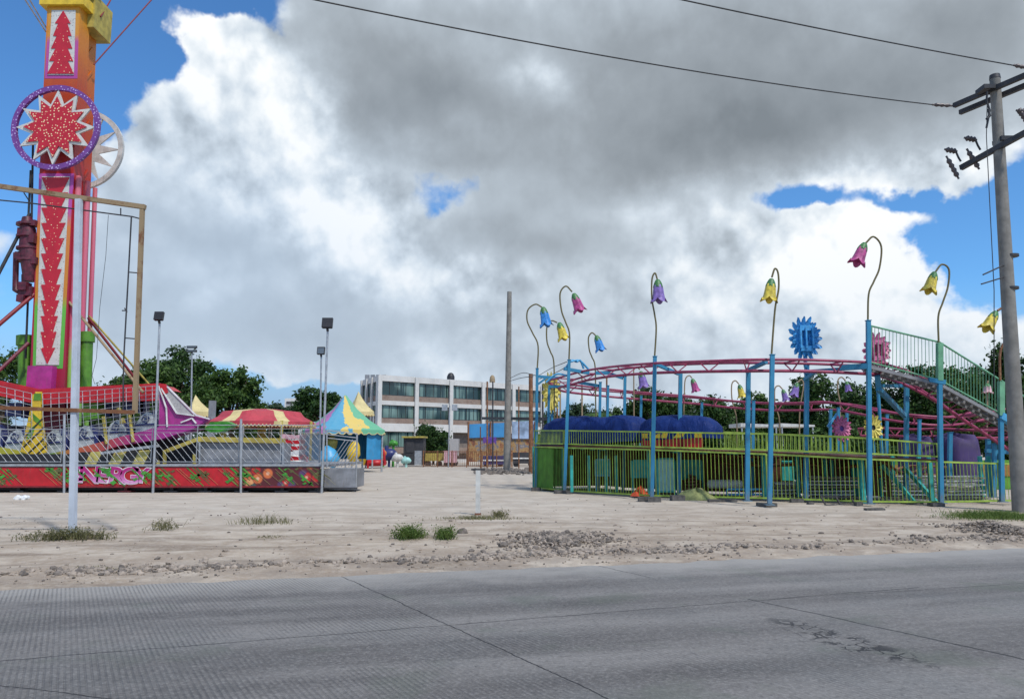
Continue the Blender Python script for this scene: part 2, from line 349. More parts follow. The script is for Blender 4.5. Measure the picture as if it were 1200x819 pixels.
# patchy dark colour in the bottom of the ribs
gm = t.math('MULTIPLY', t.ss(groove, .1, .95), t.ss(t.math('ADD', t.noise(o, .7, 4), t.math('MULTIPLY', t.sep(o)[0], -.025)), .40, .60))
col = t.mix(t.math('MULTIPLY', gm, t.ss(t.noise(t.vec('ADD', o, (4, 9, 0)), 1.7, 5, .7), .35, .65, .14, .44)), col, (.055, .055, .06))
hgt = t.math('MULTIPLY', gm, -.6)
crk = None
for (a, b2, wd, ext) in [((190, 757), (885, 702), .012, (-99, 8.2)), ((885, 702), (1200, 682), .006, (0, 99)), ((410, 678), (720, 819), .010, (-.6, 9)), ((885, 702), (1200, 770), .017, (-.1, 9)), ((690, 659), (765, 676), .010, (0, 1.4)), ((0, 800), (140, 818), .01, (-3, 5))]:
    A_, B_ = gnd(*a), gnd(*b2)
    ds, al, L_ = line_nodes(t, qx, qy, A_, B_)
    w1 = t.math('MULTIPLY_ADD', t.noise(o, 3.0, 3), wd*1.6, wd*.2)
    c1 = t.ss(t.math('ABSOLUTE', ds), w1, t.math('MULTIPLY', w1, .3))
    lo_ = ext[0]; hi_ = ext[1]
    c1 = t.math('MULTIPLY', c1, t.math('MULTIPLY', t.math('GREATER_THAN', al, lo_), t.math('LESS_THAN', al, hi_)))
    crk = c1 if crk is None else t.math('MAXIMUM', crk, c1)
# broken surface patches
SPOT = gnd(985, 748)
sx = t.vec('SUBTRACT', ow, tuple(SPOT)); sdir = (gnd(1050, 775)-gnd(915, 732)).normalized(); rr = t.vec('LENGTH', t.comb(t.math('MULTIPLY', t.vec('DOT_PRODUCT', sx, tuple(sdir)), .62), t.math('MULTIPLY', t.vec('DOT_PRODUCT', sx, (-sdir.y, sdir.x, 0)), 2.6), 0.0))
cell = t.voro(t.vec('ADD', ow, t.vec('MULTIPLY', wob, (1.5, 1.5, 0))), 7.5, feature='DISTANCE_TO_EDGE')
pc = t.math('MULTIPLY', t.ss(cell, .07, .02), t.math('MULTIPLY', t.ss(rr, .75, .35), t.ss(t.noise(o, 3.1, 3), .42, .52)))
pit = t.math('MULTIPLY', t.ss(t.noise(t.vec('ADD', o, (3, 1, 0)), 3.2, 5, .65), .54, .60), t.ss(rr, .75, .35))
crk = t.math('MAXIMUM', crk, t.math('MAXIMUM', pc, pit))
spots = t.ss(t.noise(o, 9, 3, .5), .73, .77)
crk2 = t.math('MAXIMUM', crk, t.math('MULTIPLY', spots, .6))
col = t.mix(t.math('MULTIPLY', crk2, .85), col, (.025, .025, .028))
t.inp(b.inputs['Base Color'], col); b.inputs['Roughness'].default_value = .82; b.inputs['Specular IOR Level'].default_value = .35
bn = t.new('ShaderNodeBump'); bn.inputs['Strength'].default_value = .9; bn.inputs['Distance'].default_value = .008
t.inp(bn.inputs['Height'], t.math('ADD', t.math('ADD', hgt, t.math('MULTIPLY', fine, .6)), t.math('ADD', t.math('MULTIPLY', crk, -2.0), t.math('MULTIPLY', mid, .8)))); t.l.new(bn.outputs[0], b.inputs['Normal'])
rb = MB(); m0 = EA-ed*300; m1 = EB+ed*300
NR = 120
rows = []
for i in range(NR+1):
    p = m0.lerp(m1, i/NR); rows += [p+en*.55, p-en*10.5]
rb.add([(p.x, p.y, -.012) for p in rows], [(2*i, 2*i+1, 2*i+3, 2*i+2) for i in range(NR)])
tag(rb.build('road', rm), kind='structure')
dm, t, b = newmat('pale_dirt')
o = t.new('ShaderNodeNewGeometry').outputs['Position']
big = t.noise(o, .16, 5, .6); mid = t.noise(o, 1.1, 6, .65, .4); fine = t.noise(o, 11, 5, .7)
tr = t.noise(t.vec('MULTIPLY', o, (.25, 1.6, 1)), .9, 5, .65)
col = t.mix(t.ss(big, .32, .68), (.43, .36, .28), (.49, .425, .345))
col = t.mix(t.math('MULTIPLY', t.ss(mid, .38, .60), .70), col, (.27, .205, .15))
col = t.mix(t.math('MULTIPLY', t.ss(tr, .50, .62), .75), col, (.20, .155, .115))
col = t.mix(t.math('MULTIPLY', t.ss(fine, .40, .75), .45), col, (.54, .49, .43))
edist, eal, _ = line_nodes(t, *t.sep(o)[:2], EA, EB)
for (lo_, wd_, a_) in [(3.1, .10, .5), (4.7, .12, .5), (7.2, .2, .55), (9.0, .2, .5)]:     # old wheel tracks running along the lot
    wv_ = t.math('MULTIPLY', t.math('SUBTRACT', t.noise(t.comb(t.math('MULTIPLY', eal, .12), lo_, 0.0), 1.0, 3), .5), 2.6)
    dd_ = t.math('ABSOLUTE', t.math('SUBTRACT', t.math('ADD', edist, wv_), lo_))
    col = t.mix(t.math('MULTIPLY', t.math('MULTIPLY', t.ss(dd_, wd_, wd_*.3), a_), t.ss(t.noise(o, 1.2, 4, .6), .42, .60)), col, (.22, .17, .125))
col = t.mix(t.math('MULTIPLY', t.math('ADD', t.ss(edist, 2.0, 13.0), t.math('MULTIPLY', t.math('SUBTRACT', t.noise(o, .35, 5, .65), .5), 1.3), clamp=True), .62), col, t.mix(t.ss(mid, .35, .7), (.545, .495, .425), (.48, .425, .355)))
verge = t.math('MULTIPLY', t.ss(edist, 2.6, .5), t.ss(t.noise(o, 1.9, 5, .65), .36, .62))
col = t.mix(t.math('MULTIPLY', verge, .6), col, (.24, .20, .165))
peb = t.ss(t.voro(o, 26), .20, .10); pebm = t.math('MULTIPLY', peb, t.ss(t.noise(o, 1.3, 4), .45, .6))
col = t.mix(t.math('MULTIPLY', pebm, .55), col, (.17, .14, .12))
t.inp(b.inputs['Base Color'], col); b.inputs['Roughness'].default_value = .95; b.inputs['Specular IOR Level'].default_value = .2
bn = t.new('ShaderNodeBump'); bn.inputs['Strength'].default_value = .8; bn.inputs['Distance'].default_value = .03
t.inp(bn.inputs['Height'], t.math('ADD', t.math('MULTIPLY', mid, .9), t.math('ADD', t.math('MULTIPLY', fine, .5), t.math('MULTIPLY', pebm, .5)))); t.l.new(bn.outputs[0], b.inputs['Normal'])
from mathutils import noise as mn
def grow(lo, hi, step, far):
    xs = list(np.arange(lo, hi+step, step)); a = xs[-1]; s_ = step
    while a < far: s_ *= 1.35; a += s_; xs.append(a)
    a = xs[0]; s_ = step
    while a > -far: s_ *= 1.35; a -= s_; xs.insert(0, a)
    return xs
xs = grow(-14, 18, .16, 3000); ys = [y for y in grow(5, 26, .16, 3000) if y > -60]
def dirt_z(x, y):
    s_ = (Vector((x, y, 0))-EA).dot(en)
    n1 = mn.noise((x*.9, y*.9, 0)); n2 = mn.noise((x*3.1, y*3.1, 5)); n3 = mn.noise((x*.35, y*.5, 9))
    if s_ < -.9 or abs(x) > 60: return -.06 if s_ < -.9 else 0.0
    base = -.06 if s_ < -.5 else lerp(-.06, .02, min(1, (s_+.5)/.9))
    ridge = .045*math.exp(-((s_-.95)/.45)**2)*(1+n1)
    return base+ridge+(.016*n1+.012*n2+.03*n3*min(1, max(0, s_/2)))*(1 if s_ < 14 else .3)
vs = [(x, y, dirt_z(x, y)) for y in ys for x in xs]; nx = len(xs)
fs = [(j*nx+i, j*nx+i+1, (j+1)*nx+i+1, (j+1)*nx+i) for j in range(len(ys)-1) for i in range(nx-1)]
g = MB(); g.add(vs, fs, 0, True); tag(g.build('ground', dm, origin=(0, 0, 0)), kind='structure')
# ---------------------------------------------------------------- stones
import bmesh
def ico(sub):
    bm = bmesh.new(); bmesh.ops.create_icosphere(bm, subdivisions=sub, radius=1.0)
    v = [tuple(x.co) for x in bm.verts]; f = [tuple(x.index for x in fc.verts) for fc in bm.faces]; bm.free(); return v, f
ICO1, ICO2, ICO3 = ico(1), ico(2), ico(3)
def stone(mb, c, sz, mi=0, base=ICO1, rng=random):
    sx, sy, sz_ = sz*rng.uniform(.7, 1.3), sz*rng.uniform(.7, 1.3), sz*rng.uniform(.45, .9)
    rot = Matrix.Rotation(rng.uniform(0, 6.3), 3, 'Z') @ Matrix.Rotation(rng.uniform(-.5, .5), 3, 'X')
    sd_ = rng.uniform(0, 99)
    vs = []
    for v in base[0]:
        k = 1+.45*mn.noise((v[0]*1.3+sd_, v[1]*1.3, v[2]*1.3)); q = rot @ Vector((v[0]*sx*k, v[1]*sy*k, v[2]*sz_*k)); vs.append(q+Vector(c))
    mb.add(vs, base[1], mi)
gr = random.Random(3)
mb = MB()
for i in range(5200):                     # loose stones along the verge
    u = gr.uniform(-2, (EB-EA).length+3); sft = abs(gr.gauss(0, .9))+.12 if gr.random() < .26 else gr.gauss(.78+.12*mn.noise((u*.6, 8.1, 0)), .10)
    p = EA+ed*u+en*sft
    dens = mn.noise((u*.45, 3.3, 0)); 
    if dens < -.12 and gr.random() < .75: continue
    if u > 9.5 and gr.random() < .6: continue
    stone(mb, (p.x, p.y, dirt_z(p.x, p.y)+.008), gr.choice([.006, .010, .014, .018, .024, .034, .052])*(1.0 if sft > .5 else .5), gr.choice([0, 0, 1]), rng=gr)
tag(mb.build('verge_gravel', ['stone', 'stonedark']), 'line of small broken stones scattered along the edge of the concrete road', 'gravel', kind='stuff')
def pile(px0, px1, py0, py1, n, hmax, mats, label, smin=.008, smax=.036):
    mb = MB(); a, b_ = gnd(px0, (py0+py1)/2), gnd(px1, (py0+py1)/2); c = (a+b_)/2; rx = (b_-a).length/2; ry = abs(gnd((px0+px1)/2, py0).y-gnd((px0+px1)/2, py1).y)/2
    for i in range(n):
        r_ = min(1.2, abs(gr.gauss(0, .45))); an = gr.uniform(0, 6.283); x = c.x+math.cos(an)*rx*r_; y = c.y+math.sin(an)*ry*r_+ (x-c.x)*ed.y/ed.x*.6
        h = hmax*max(0, 1-r_)*(.7+.6*mn.noise((x*1.7, y*1.7, 2)))
        stone(mb, (x, y, dirt_z(x, y)+h*gr.uniform(.3, 1)+.01), (gr.uniform(smin, smax) if gr.random() < .93 else gr.uniform(smax, smax*1.9)), gr.choice([0, 1]), rng=gr)
    return tag(mb.build('rubble_pile', mats), label, 'rubble', kind='stuff')
pile(575, 735, 624, 646, 2600, .13, ['stone', 'stonedark'], 'low spread heap of brown broken rubble by the road, middle of the verge')
pile(1120, 1225, 612, 638, 1300, .22, ['stone', 'stonedark'], 'grey stone rubble heap by the grass at the utility pole foot')
for (px, py, s_, lab) in [(238, 661, .075, 'pale angular stone standing taller in the verge stone line'), (542, 626, .10, 'dark round stone beside the small green bush on the dirt'), (350, 668, .07, 'grey brown stone lying at the road edge left of the rubble heap'), (60, 674, .06, 'small tan stone at the far left end of the verge line'), (590, 641, .085, 'blackish stone in front of the rubble heap at the road edge'), (885, 618, .045, 'lone small dark stone on the dirt left of the pole grass'), (530, 612, .07, 'white stone beside the foot of the T shaped post'), (212, 674, .03, 'tiny stone on the concrete road edge')][:7]:
    p = gnd(px, py); mb = MB(); stone(mb, (p.x, p.y, s_*.4), s_, 0, ICO2, gr); tag(mb.build('stone', 'stonedark' if 'dark' in lab or 'blackish' in lab else 'stone'), lab, 'stone', 'loose stones on the dirt')
mb = MB()
for i in range(1500):
    x = gr.uniform(-20, 20); y = 9.5+abs(gr.gauss(0, 1))*7
    if (Vector((x, y, 0))-EA).dot(en) < .3: continue
    stone(mb, (x, y, dirt_z(x, y)+.004), gr.choice([.008, .012, .018, .03]), gr.choice([0, 1, 1]), rng=gr)
tag(mb.build('scattered_pebbles', ['stone', 'stonedark']), 'small pebbles scattered thinly over the whole dirt lot', 'pebbles', kind='stuff')
# ---------------------------------------------------------------- weeds
def weed(px, py, wpx, h, n, mat, label, leafy=False, name='weed_clump', depth=.5):
    c = gnd(px, py); wd = wpx/F*c.y/2; rng = random.Random(int(px*7+py)); mb = MB()
    n = int(n*(.42 if mat == 'weed' else .7))
    for i in range(n):
        x = c.x+rng.gauss(0, .42)*wd; y = c.y+rng.gauss(0, .35)*depth; hh = h*rng.uniform(.35, 1)*(1-.5*min(1, abs(x-c.x)/wd))
        z = dirt_z(x, y); lean = Vector((rng.uniform(-1, 1), rng.uniform(-1, 1), 0))*hh*.95; an = rng.uniform(0, 3.14); wv = Vector((math.cos(an), math.sin(an), 0))*rng.uniform(.003, .008)
        a = Vector((x, y, z-.01)); m_ = a+lean*.35+Vector((0, 0, hh*.6)); e_ = a+lean+Vector((0, 0, hh*rng.uniform(.75, 1)))
        mb.add([a-wv, a+wv, m_+wv*.8, m_-wv*.8, e_], [(0, 1, 2, 3), (3, 2, 4)])
        if leafy:
            for k in range(5):
                q = a.lerp(e_, rng.uniform(.3, 1)); dl = Vector((rng.uniform(-1, 1), rng.uniform(-1, 1), rng.uniform(-.3, .7))).normalized()*rng.uniform(.02, .05); sd2 = dl.cross(Vector((rng.random(), rng.random(), 1))).normalized()*dl.length*.28
                mb.add([q, q+dl*.5+sd2, q+dl, q+dl*.5-sd2], [(0, 1, 2, 3)])
    return tag(mb.build(name, mat), label, 'weeds')
weed(82, 634, 112, .30, 1100, 'weed', 'wide patch of green weeds round the foot of the white post', True)
weed(192, 622, 40, .34, 190, 'weed', 'small dry weed tuft on the dirt right of the white post', True)
weed(308, 614, 92, .30, 520, 'weed', 'long low weed patch in the dirt before the striped graffiti platform')
weed(315, 630, 46, .06, 300, 'weed', 'faint flat dry grass strip just below the long weed patch')
weed(480, 632, 38, .34, 520, 'grassgreen', 'green leafy little bush left of the dark round stone', True)
weed(522, 632, 24, .32, 300, 'grassgreen', 'narrower green bush touching the dark round stone', True)
weed(560, 609, 108, .16, 1300, 'weed', 'flat grass patch round the foot of the T shaped post')
weed(585, 606, 24, .25, 200, 'weed', 'grey green sprig right of the T shaped post', True)
tag(weed(1165, 607, 120, .26, 4200, 'grassgreen', 'bright green grass verge at the foot of the utility pole', depth=1.2), kind='stuff')
weed(120, 672, 90, .05, 500, 'weed', 'thin flat grass strip at the road edge lower left', depth=.2)
# white litter
p = gnd(24, 586); mb = MB()
for k in range(3): stone(mb, (p.x+(k-1)*.09, p.y+k*.03, .07), .11, 0, ICO2, gr)
tag(mb.build('plastic_bag', 'plastic'), 'crumpled white plastic bag on the dirt before the red platform', 'litter')
Z0 = lambda px, Y: at(px, 527, Y)
def xz(Y, pts): return [at(px, py, Y) for px, py in pts]
# ================================================================ LEFT RIDE: tower
TY = 32.6
tx = at(59, 440, TY).x; zt = lambda py: at(70, py, TY).z
tow = thing('pendulum_ride_tower', (tx, TY+1, 0), 'tall red and orange ride tower with star discs and zigzag panels', 'ride tower')
M['mast'] = zramp('mast_paint', [(0, (.30, .015, .05)), (.45, (.42, .012, .03)), (.68, (.46, .03, .015)), (.78, (.47, .06, .01)), (.88, (.58, .17, .015)), (.95, (.62, .26, .02))], lo=3, hi=22)
M['mastside'] = zramp('mast_side_paint', [(0, (.10, .30, .03)), (.12, (.30, .02, .02)), (.5, (.42, .01, .02)), (.72, (.48, .06, .01)), (.9, (.55, .16, .01))], lo=3, hi=22)
M['tubepink'] = zramp('mast_tube_paint', [(0, (.20, .42, .08)), (.14, (.25, .45, .08)), (.2, (.55, .10, .18)), (.55, (.62, .16, .22)), (.8, (.6, .10, .05))], lo=3, hi=20)
M['border'] = zramp('panel_border_paint', [(0, (.10, .42, .06)), (.30, (.12, .45, .05)), (.36, (.55, .22, .02)), (.72, (.62, .20, .04)), (.8, (.45, .08, .33)), (1, (.42, .07, .35))], lo=zt(432), hi=zt(203))
M['border2'] = zramp('upper_border_paint', [(0, (.42, .06, .30)), (.5, (.45, .08, .30)), (.6, (.62, .25, .03)), (1, (.62, .30, .03))], lo=zt(92), hi=zt(10))
M['redbulb'] = bulbs('red_bulb_face', (.50, .012, .03), 8.0); M['purplebulb'] = bulbs('purple_bulb_ring', (.17, .05, .26), 8.0, (.55, .45, .75))
M['whitebulb'] = bulbs('white_bulb_star', (.60, .60, .56), 9.0, (.35, .32, .3))
zb = .9; ztop = zt(-30)
for nm in ('front_mast', 'rear_mast', 'mast_lacing', 'mast_tube', 'zigzag_panel', 'panel_face', 'zigzag', 'head_beam'): LEAN[nm] = .034
mb = MB(); mb.box((tx, TY+.35, (zb+ztop)/2), (1.50, .80, ztop-zb), 0); mb.build('front_mast', 'mast', tow)
mb = MB(); mb.box((tx-.12, TY+1.45, (zb+ztop)/2), (1.25, .70, ztop-zb), 0); mb.build('rear_mast', 'mastside', tow)
mb = MB()
for k in range(17):
    z = 2.4+k*1.2; mb.box((tx, TY+1.05, z), (1.02, .78, .14)); mb.bar((tx+.5, TY+.6, z), (tx+.5, TY+1.5, z+1.2), .09)
mb.build('mast_lacing', 'mastside', tow)
for (dx, r_, y_) in [(.84, .13, .20), (.88, .12, .85), (-.82, .07, 1.7), (.74, .10, 1.75)]:
    mb = MB(); mb.tube([(tx+dx, TY+y_, 1.0), (tx+dx, TY+y_, zt(205) if dx > 0 else zt(100))], r_, 10); mb.build('mast_tube', 'tubepink' if dx > 0 else 'darkred', tow)
def panel(z0, z1, w0, w1, bmat, ntri, up, tw0, tw1, dxo=0):
    y = TY-.06; x = tx+dxo
    f = MB(); f.prism([(x-w0/2, y, z0), (x+w0/2, y, z0), (x+w1/2, y, z1), (x-w1/2, y, z1)], (0, .055, 0)); fr = f.build('zigzag_panel', bmat, tow)
    i = MB(); b_ = .15; i.prism([(x-w0/2+b_, y-.03, z0+b_), (x+w0/2-b_, y-.03, z0+b_), (x+w1/2-b_, y-.03, z1-b_), (x-w1/2+b_, y-.03, z1-b_)], (0, .027, 0)); i.build('panel_face', 'whitebulb', fr)
    s_ = MB(); hh = (z1-z0-2*b_-.1)/ntri
    for k in range(ntri):
        za = z0+b_+.05+k*hh; wd = lerp(tw0, tw1, k/(ntri-1)); nar = wd*.5
        a_, c_ = (nar, wd) if not up else (wd, nar)
        if k == 0 and not up: a_ = .02
        if k == ntri-1 and up: c_ = .02
        s_.prism([(x-a_/2, y-.06, za), (x+a_/2, y-.06, za), (x+c_/2, y-.06, za+hh), (x-c_/2, y-.06, za+hh)], (0, .028, 0))
    s_.build('zigzag', 'redbulb', fr)
panel(zt(432), zt(204), 1.28, 1.52, 'border', 12, False, .62, 1.22)
panel(zt(93), zt(10), 1.46, 1.38, 'border2', 5, True, 1.2, .7, .02)
def star(cx, cy, cz, n, ro, ri, ph=math.pi/2): return [(cx+(ro if k % 2 == 0 else ri)*math.cos(ph+k*math.pi/n), cy, cz+(ro if k % 2 == 0 else ri)*math.sin(ph+k*math.pi/n)) for k in range(2*n)]
def disc(cx, cy, cz, Rr, front):
    s_ = -1 if front else 1
    rg = MB().ring((cx, cy, cz), Rr, Rr*.885, .16, 64).build('star_disc', 'purplebulb' if front else 'offwhite', tow)
    k = MB(); k.prism(star(cx, cy+.03, cz, 12, Rr*.90, Rr*(.56 if front else .42)), (0, .08, 0)); k.build('white_star', 'whitebulb' if front else 'offwhite', rg)
    if front: k = MB(); k.prism(star(cx, cy-.03, cz, 12, Rr*.72, Rr*.47), (0, .055, 0)); k.build('red_star', 'redbulb', rg)
    k = MB(); k.tube([(cx, cy+.1, cz), (cx, TY+1, cz)], .35, 16); k.build('axle', 'darkred', rg)
dz_ = at(66, 150, TY-.45).z; dxx = at(66, 150, TY-.45).x
disc(dxx, TY-.55, dz_, 1.93, True); disc(dxx-.22, TY+1.95, dz_, 1.93, False)
mb = MB(); mb.box((tx+.0, TY+.25, zt(3)), (2.0, 1.0, .5)); mb.box((tx+.05, TY+.25, zt(-22)), (2.3, 1.2, .5)); mb.build('head_beam', 'yellow', tow)
mb = MB(); a = at(108, 22, TY+1.2); mb.box((a.x, TY+1.3, a.z), (.95, 1.5, 1.6)); mb.build('counterweight_box', 'mustard', tow)
mb = MB(); p = at(30, 318, TY)
mb.tube([at(33, 268, TY), at(33, 292, TY), at(35, 310, TY), at(34, 330, TY)], [.30, .36, .34, .22], 14); mb.tube([at(32, 255, TY), at(32, 268, TY)], [.2, .3], 12)
mb.tube([at(28, 296, TY), at(19, 297, TY), at(18, 340, TY), at(30, 347, TY), at(38, 345, TY)], .12, 8); mb.box(at(33, 342, TY), (.55, .4, .4)); mb.tube([at(30, 330, TY), at(30, 322, TY)], .16, 10)
for q in ((27, 272, .3), (38, 281, .35), (24, 300, .3), (40, 306, .3), (29, 336, .35), (40, 262, .25), (26, 350, .3)): mb.box(at(q[0], q[1], TY-.1), (q[2], q[2]*1.2, q[2]))
for q in (262, 276, 290, 304): mb.tube([at(32, q, TY), at(32, q+2.5, TY)], .43, 14)
mb.build('drive_motor', 'machine', tow)
mb = MB()
for a, b_ in [((36, 200), (33, 260)), ((39, 150), (37, 260)), ((41, 345), (36, 440)), ((33, 345), (30, 420))]: mb.tube([at(*a, TY+.2), at(*b_, TY+.2)], .05, 6)
mb.build('hydraulic_hose', 'black', tow)
for pa, pb, Ya, Yb, rr_, mt in [((35, 250), (-40, 395), TY, TY-1, .07, 'darksteel'), ((40, 345), (-30, 405), TY, 30.8, .09, 'darkred'), ((33, 402), (-20, 452), TY, 31.0, .08, 'maroon'), ((76, 348), (168, 460), TY+.2, 30.6, .055, 'frameyel'), ((103, 372), (162, 448), TY+1.5, 35.5, .06, 'darkred'), ((104, 370), (185, 462), TY+1.6, 36, .045, 'mustard')]:
    mb = MB(); mb.tube([at(*pa, Ya), at(*pb, Yb)], rr_, 8); mb.build('brace', mt, tow)
for pa, pb, Ya, Yb in [((110, 76), (200, -25), TY+1.2, 36), ((54, 38), (10, -30), TY, 30), ((118, 20), (142, -20), TY+1, 36), ((56, 36), (18, -28), TY+.2, 30.3)]:
    mb = MB(); mb.tube([at(*pa, Ya), at(*pb, Yb)], .035, 6); mb.build('guy_cable', 'darkred' if Ya > 33 else 'galv', tow)
mb = MB()
for a in [((30, 396), (30, 455), .30), ((102, 392), (100, 455), .26), ((84, 430), (84, 458), .30)]:
    mb = MB(); mb.tube([at(*a[0], TY+.9), at(*a[1], TY+.9)], a[2], 8); mb.tube([at(*a[0], TY+.9)+Vector((0, 0, .1)), at(a[0][0], a[0][1]+9, TY+.9)], a[2]*1.25, 8); mb.build('green_base_leg', 'panelgreen', tow)
mb = MB(); mb.box(at(50, 443, TY-.15), (1.05, .5, 1.0)); mb.build('magenta_base_box', 'magenta', tow)
# ================================================================ gondola
GY = 30.9
gon = thing('ride_gondola', at(60, 545, GY+1.5), 'long red topped boat gondola with caged seats hanging under the tower', 'ride gondola')
M['hull'] = zramp('hull_paint', [(0, (.30, .36, .04)), (.25, (.42, .38, .03)), (.42, (.15, .34, .04)), (.52, (.50, .14, .04)), (.72, (.42, .05, .08)), (.85, (.36, .03, .22)), (1, (.36, .03, .24))], axis=0, lo=at(-40, 520, GY).x, hi=at(200, 520, GY).x)
mb = MB(); top = [(-90, 433), (0, 446), (45, 456), (100, 453), (187, 449), (196, 455)]; bot = [(190, 469), (100, 472), (45, 474), (0, 464), (-90, 452)]
mb.prism(xz(GY, top+bot), (0, .12, 0)); mb.prism(xz(GY+1.35, top+bot), (0, .12, 0))
tp = [at(px, py, GY) for px, py in top]; 
for a, b_ in zip(tp, tp[1:]): mb.add([a+Vector((0, .125, -.06)), b_+Vector((0, .125, -.06)), b_+Vector((0, 1.34, -.06)), a+Vector((0, 1.34, -.06))], [(0, 1, 2, 3)])
mb.build('roof_beam', 'red', gon)
mb = MB(); up_ = [(-90, 505), (0, 524), (50, 533), (95, 524), (140, 512), (186, 500), (246, 489)]; lo_ = [(225, 503), (190, 514), (140, 522), (95, 536), (50, 545), (0, 536), (-90, 517)]
mb.prism(xz(GY-.05, up_+lo_), (0, .14, 0)); mb.prism(xz(GY+1.40, up_+lo_), (0, .14, 0))
lp = [at(px, py, GY) for px, py in lo_]
for a, b_ in zip(lp, lp[1:]): mb.add([a+Vector((0, .1, .05)), b_+Vector((0, .1, .05)), b_+Vector((0, 1.38, .05)), a+Vector((0, 1.38, .05))], [(0, 1, 2, 3)])
mb.build('hull', 'hull', gon)
M['grille'] = paint('grey_prow_grille', (.40, .385, .38), .7, 0, .2, 14)
for Yp in (GY-.02, GY+1.37):
    mb = MB(); mb.prism(xz(Yp, [(186, 450), (194, 451), (228, 485), (247, 491), (222, 506), (186, 514)]), (0, .16, 0)); pr = mb.build('prow', 'magenta', gon)
    mb = MB(); mb.prism(xz(Yp-.06, [(190, 456), (196, 455), (226, 486), (207, 483)]), (0, .05, 0)); mb.build('prow_grille', 'grille', pr)
    mb = MB()
    for a, b_ in [((189, 455), (207, 484)), ((207, 484), (228, 487)), ((196, 453), (229, 486)), ((228, 486), (246, 491)), ((186, 452), (195, 478)), ((195, 478), (196, 500)), ((212, 495), (225, 490)), ((225, 490), (230, 496))]: mb.bar(at(*a, Yp-.08), at(*b_, Yp-.08), .05)
    mb.build('white_piping', 'white', pr)
    mb = MB(); mb.prism(xz(Yp-.09, [(184, 449), (194, 450), (197, 460), (189, 463)]), (0, .07, 0)); mb.build('red_prow_tip', 'red', pr)
# seats with white and blue caps
M['seatcap'] = paint('seat_cap_white', (.50, .55, .56), .45, 0, .2, 4, dirtf=.4); M['navy'] = paint('navy_trim', (.02, .03, .14), .4)
def seat(px, py, sc=1.0, Yp=GY+.35):
    c = at(px, py, Yp); W_ = .88*sc; H_ = 1.0*sc
    prof = [(-.5, -.5), (-.5, -.05), (-.30, .30), (-.05, .46), (.22, .42), (.45, .10), (.5, -.5)]
    mb = MB(); mb.prism([(c.x+a*W_, Yp, c.z+b2*H_) for a, b2 in prof], (0, .8, 0)); st = mb.build('caged_seat', 'seatcap', gon)
    mb = MB()
    mb.prism([(c.x+.22*W_, Yp-.03, c.z+.42*H_), (c.x+.30*W_, Yp-.03, c.z+.52*H_), (c.x+.66*W_, Yp-.03, c.z+.1*H_), (c.x+.62*W_, Yp-.03, c.z-.5*H_), (c.x+.5*W_, Yp-.03, c.z-.5*H_), (c.x+.45*W_, Yp-.03, c.z+.1*H_)], (0, .8, 0))
    mb.bar((c.x-.5*W_, Yp-.02, c.z-.07*H_), (c.x+.48*W_, Yp-.02, c.z-.02*H_), .06)
    mb.build('seat_back', 'navy', st)
    mb = MB()
    for k in range(4):
        an = k*math.pi/2+.3; an2 = an+math.pi/2
        mb.bar((c.x-.05+.17*math.cos(an), Yp-.04, c.z+.17+.17*math.sin(an)), (c.x-.05+.17*math.cos(an2), Yp-.04, c.z+.17+.17*math.sin(an2)), .035)
    mb.tube([(c.x-.05, Yp-.05, c.z+.17), (c.x-.05, Yp-.02, c.z+.17)], .05, 8); mb.build('seat_badge', 'navy', st)
for px, py in [(-42, 505), (-12, 512), (19, 517), (63, 517), (99, 512), (137, 505), (172, 496)]: seat(px, py)
for px, py in [(22, 480), (75, 486), (125, 480), (160, 476)]:
    mb = MB(); c = at(px, py, GY+.95); mb.box(c, (.8, .5, .55)); mb.box(c+Vector((.35, 0, .1)), (.15, .5, .9)); mb.build('inner_seat', 'darkred' if px == 75 else 'navy', gon)
mb = MB(); mb.prism(xz(GY-.12, [(41, 459), (49, 459), (50, 474), (46, 474)]), (0, .03, 0)); mb.prism(xz(GY-.15, [(38, 462), (47, 462), (48, 480), (54, 530), (38, 534), (24, 529), (35, 482)]), (0, .10, 0)); em = mb.build('yellow_emblem', 'yellow', gon)
mb = MB()
for k, (a, b_) in enumerate([((27, 524), (52, 500)), ((33, 531), (53, 512)), ((29, 512), (50, 490)), ((43, 532), (54, 522))]): mb.bar(at(*a, GY-.17), at(*b_, GY-.17), .04)
mb.build('emblem_stripe', 'darksteel', em)
mb = MB(); mb.prism(xz(GY-.17, [(40, 461), (48, 461), (48, 469), (39, 469)]), (0, .015, 0)); mb.prism(xz(GY-.17, [(34, 503), (42, 497), (38, 510), (31, 516)]), (0, .015, 0)); mb.prism(xz(GY-.17, [(38, 484), (47, 492), (48, 499), (39, 492)]), (0, .015, 0)); mb.build('emblem_green_patch', 'panelgreen', em)
mb = MB(); mb.prism(xz(GY+.2, [(97, 461), (114, 458), (115, 490), (97, 492)]), (0, 1.0, 0)); mb.build('green_cabinet', 'panelgreen', gon)
mb = MB()
for px, py in [(121, 488), (152, 486)]: mb.tube([at(px, py, GY-.1), at(px+4, py+32, GY-.1)], .07, 6); 
for px, py in [(139, 478), (143, 490)]: mb.tube([at(px, py, GY+.1), at(px+1, py+6, GY+.1)], [.08, .13], 8)
mb.build('yellow_strut', 'mustard', gon)
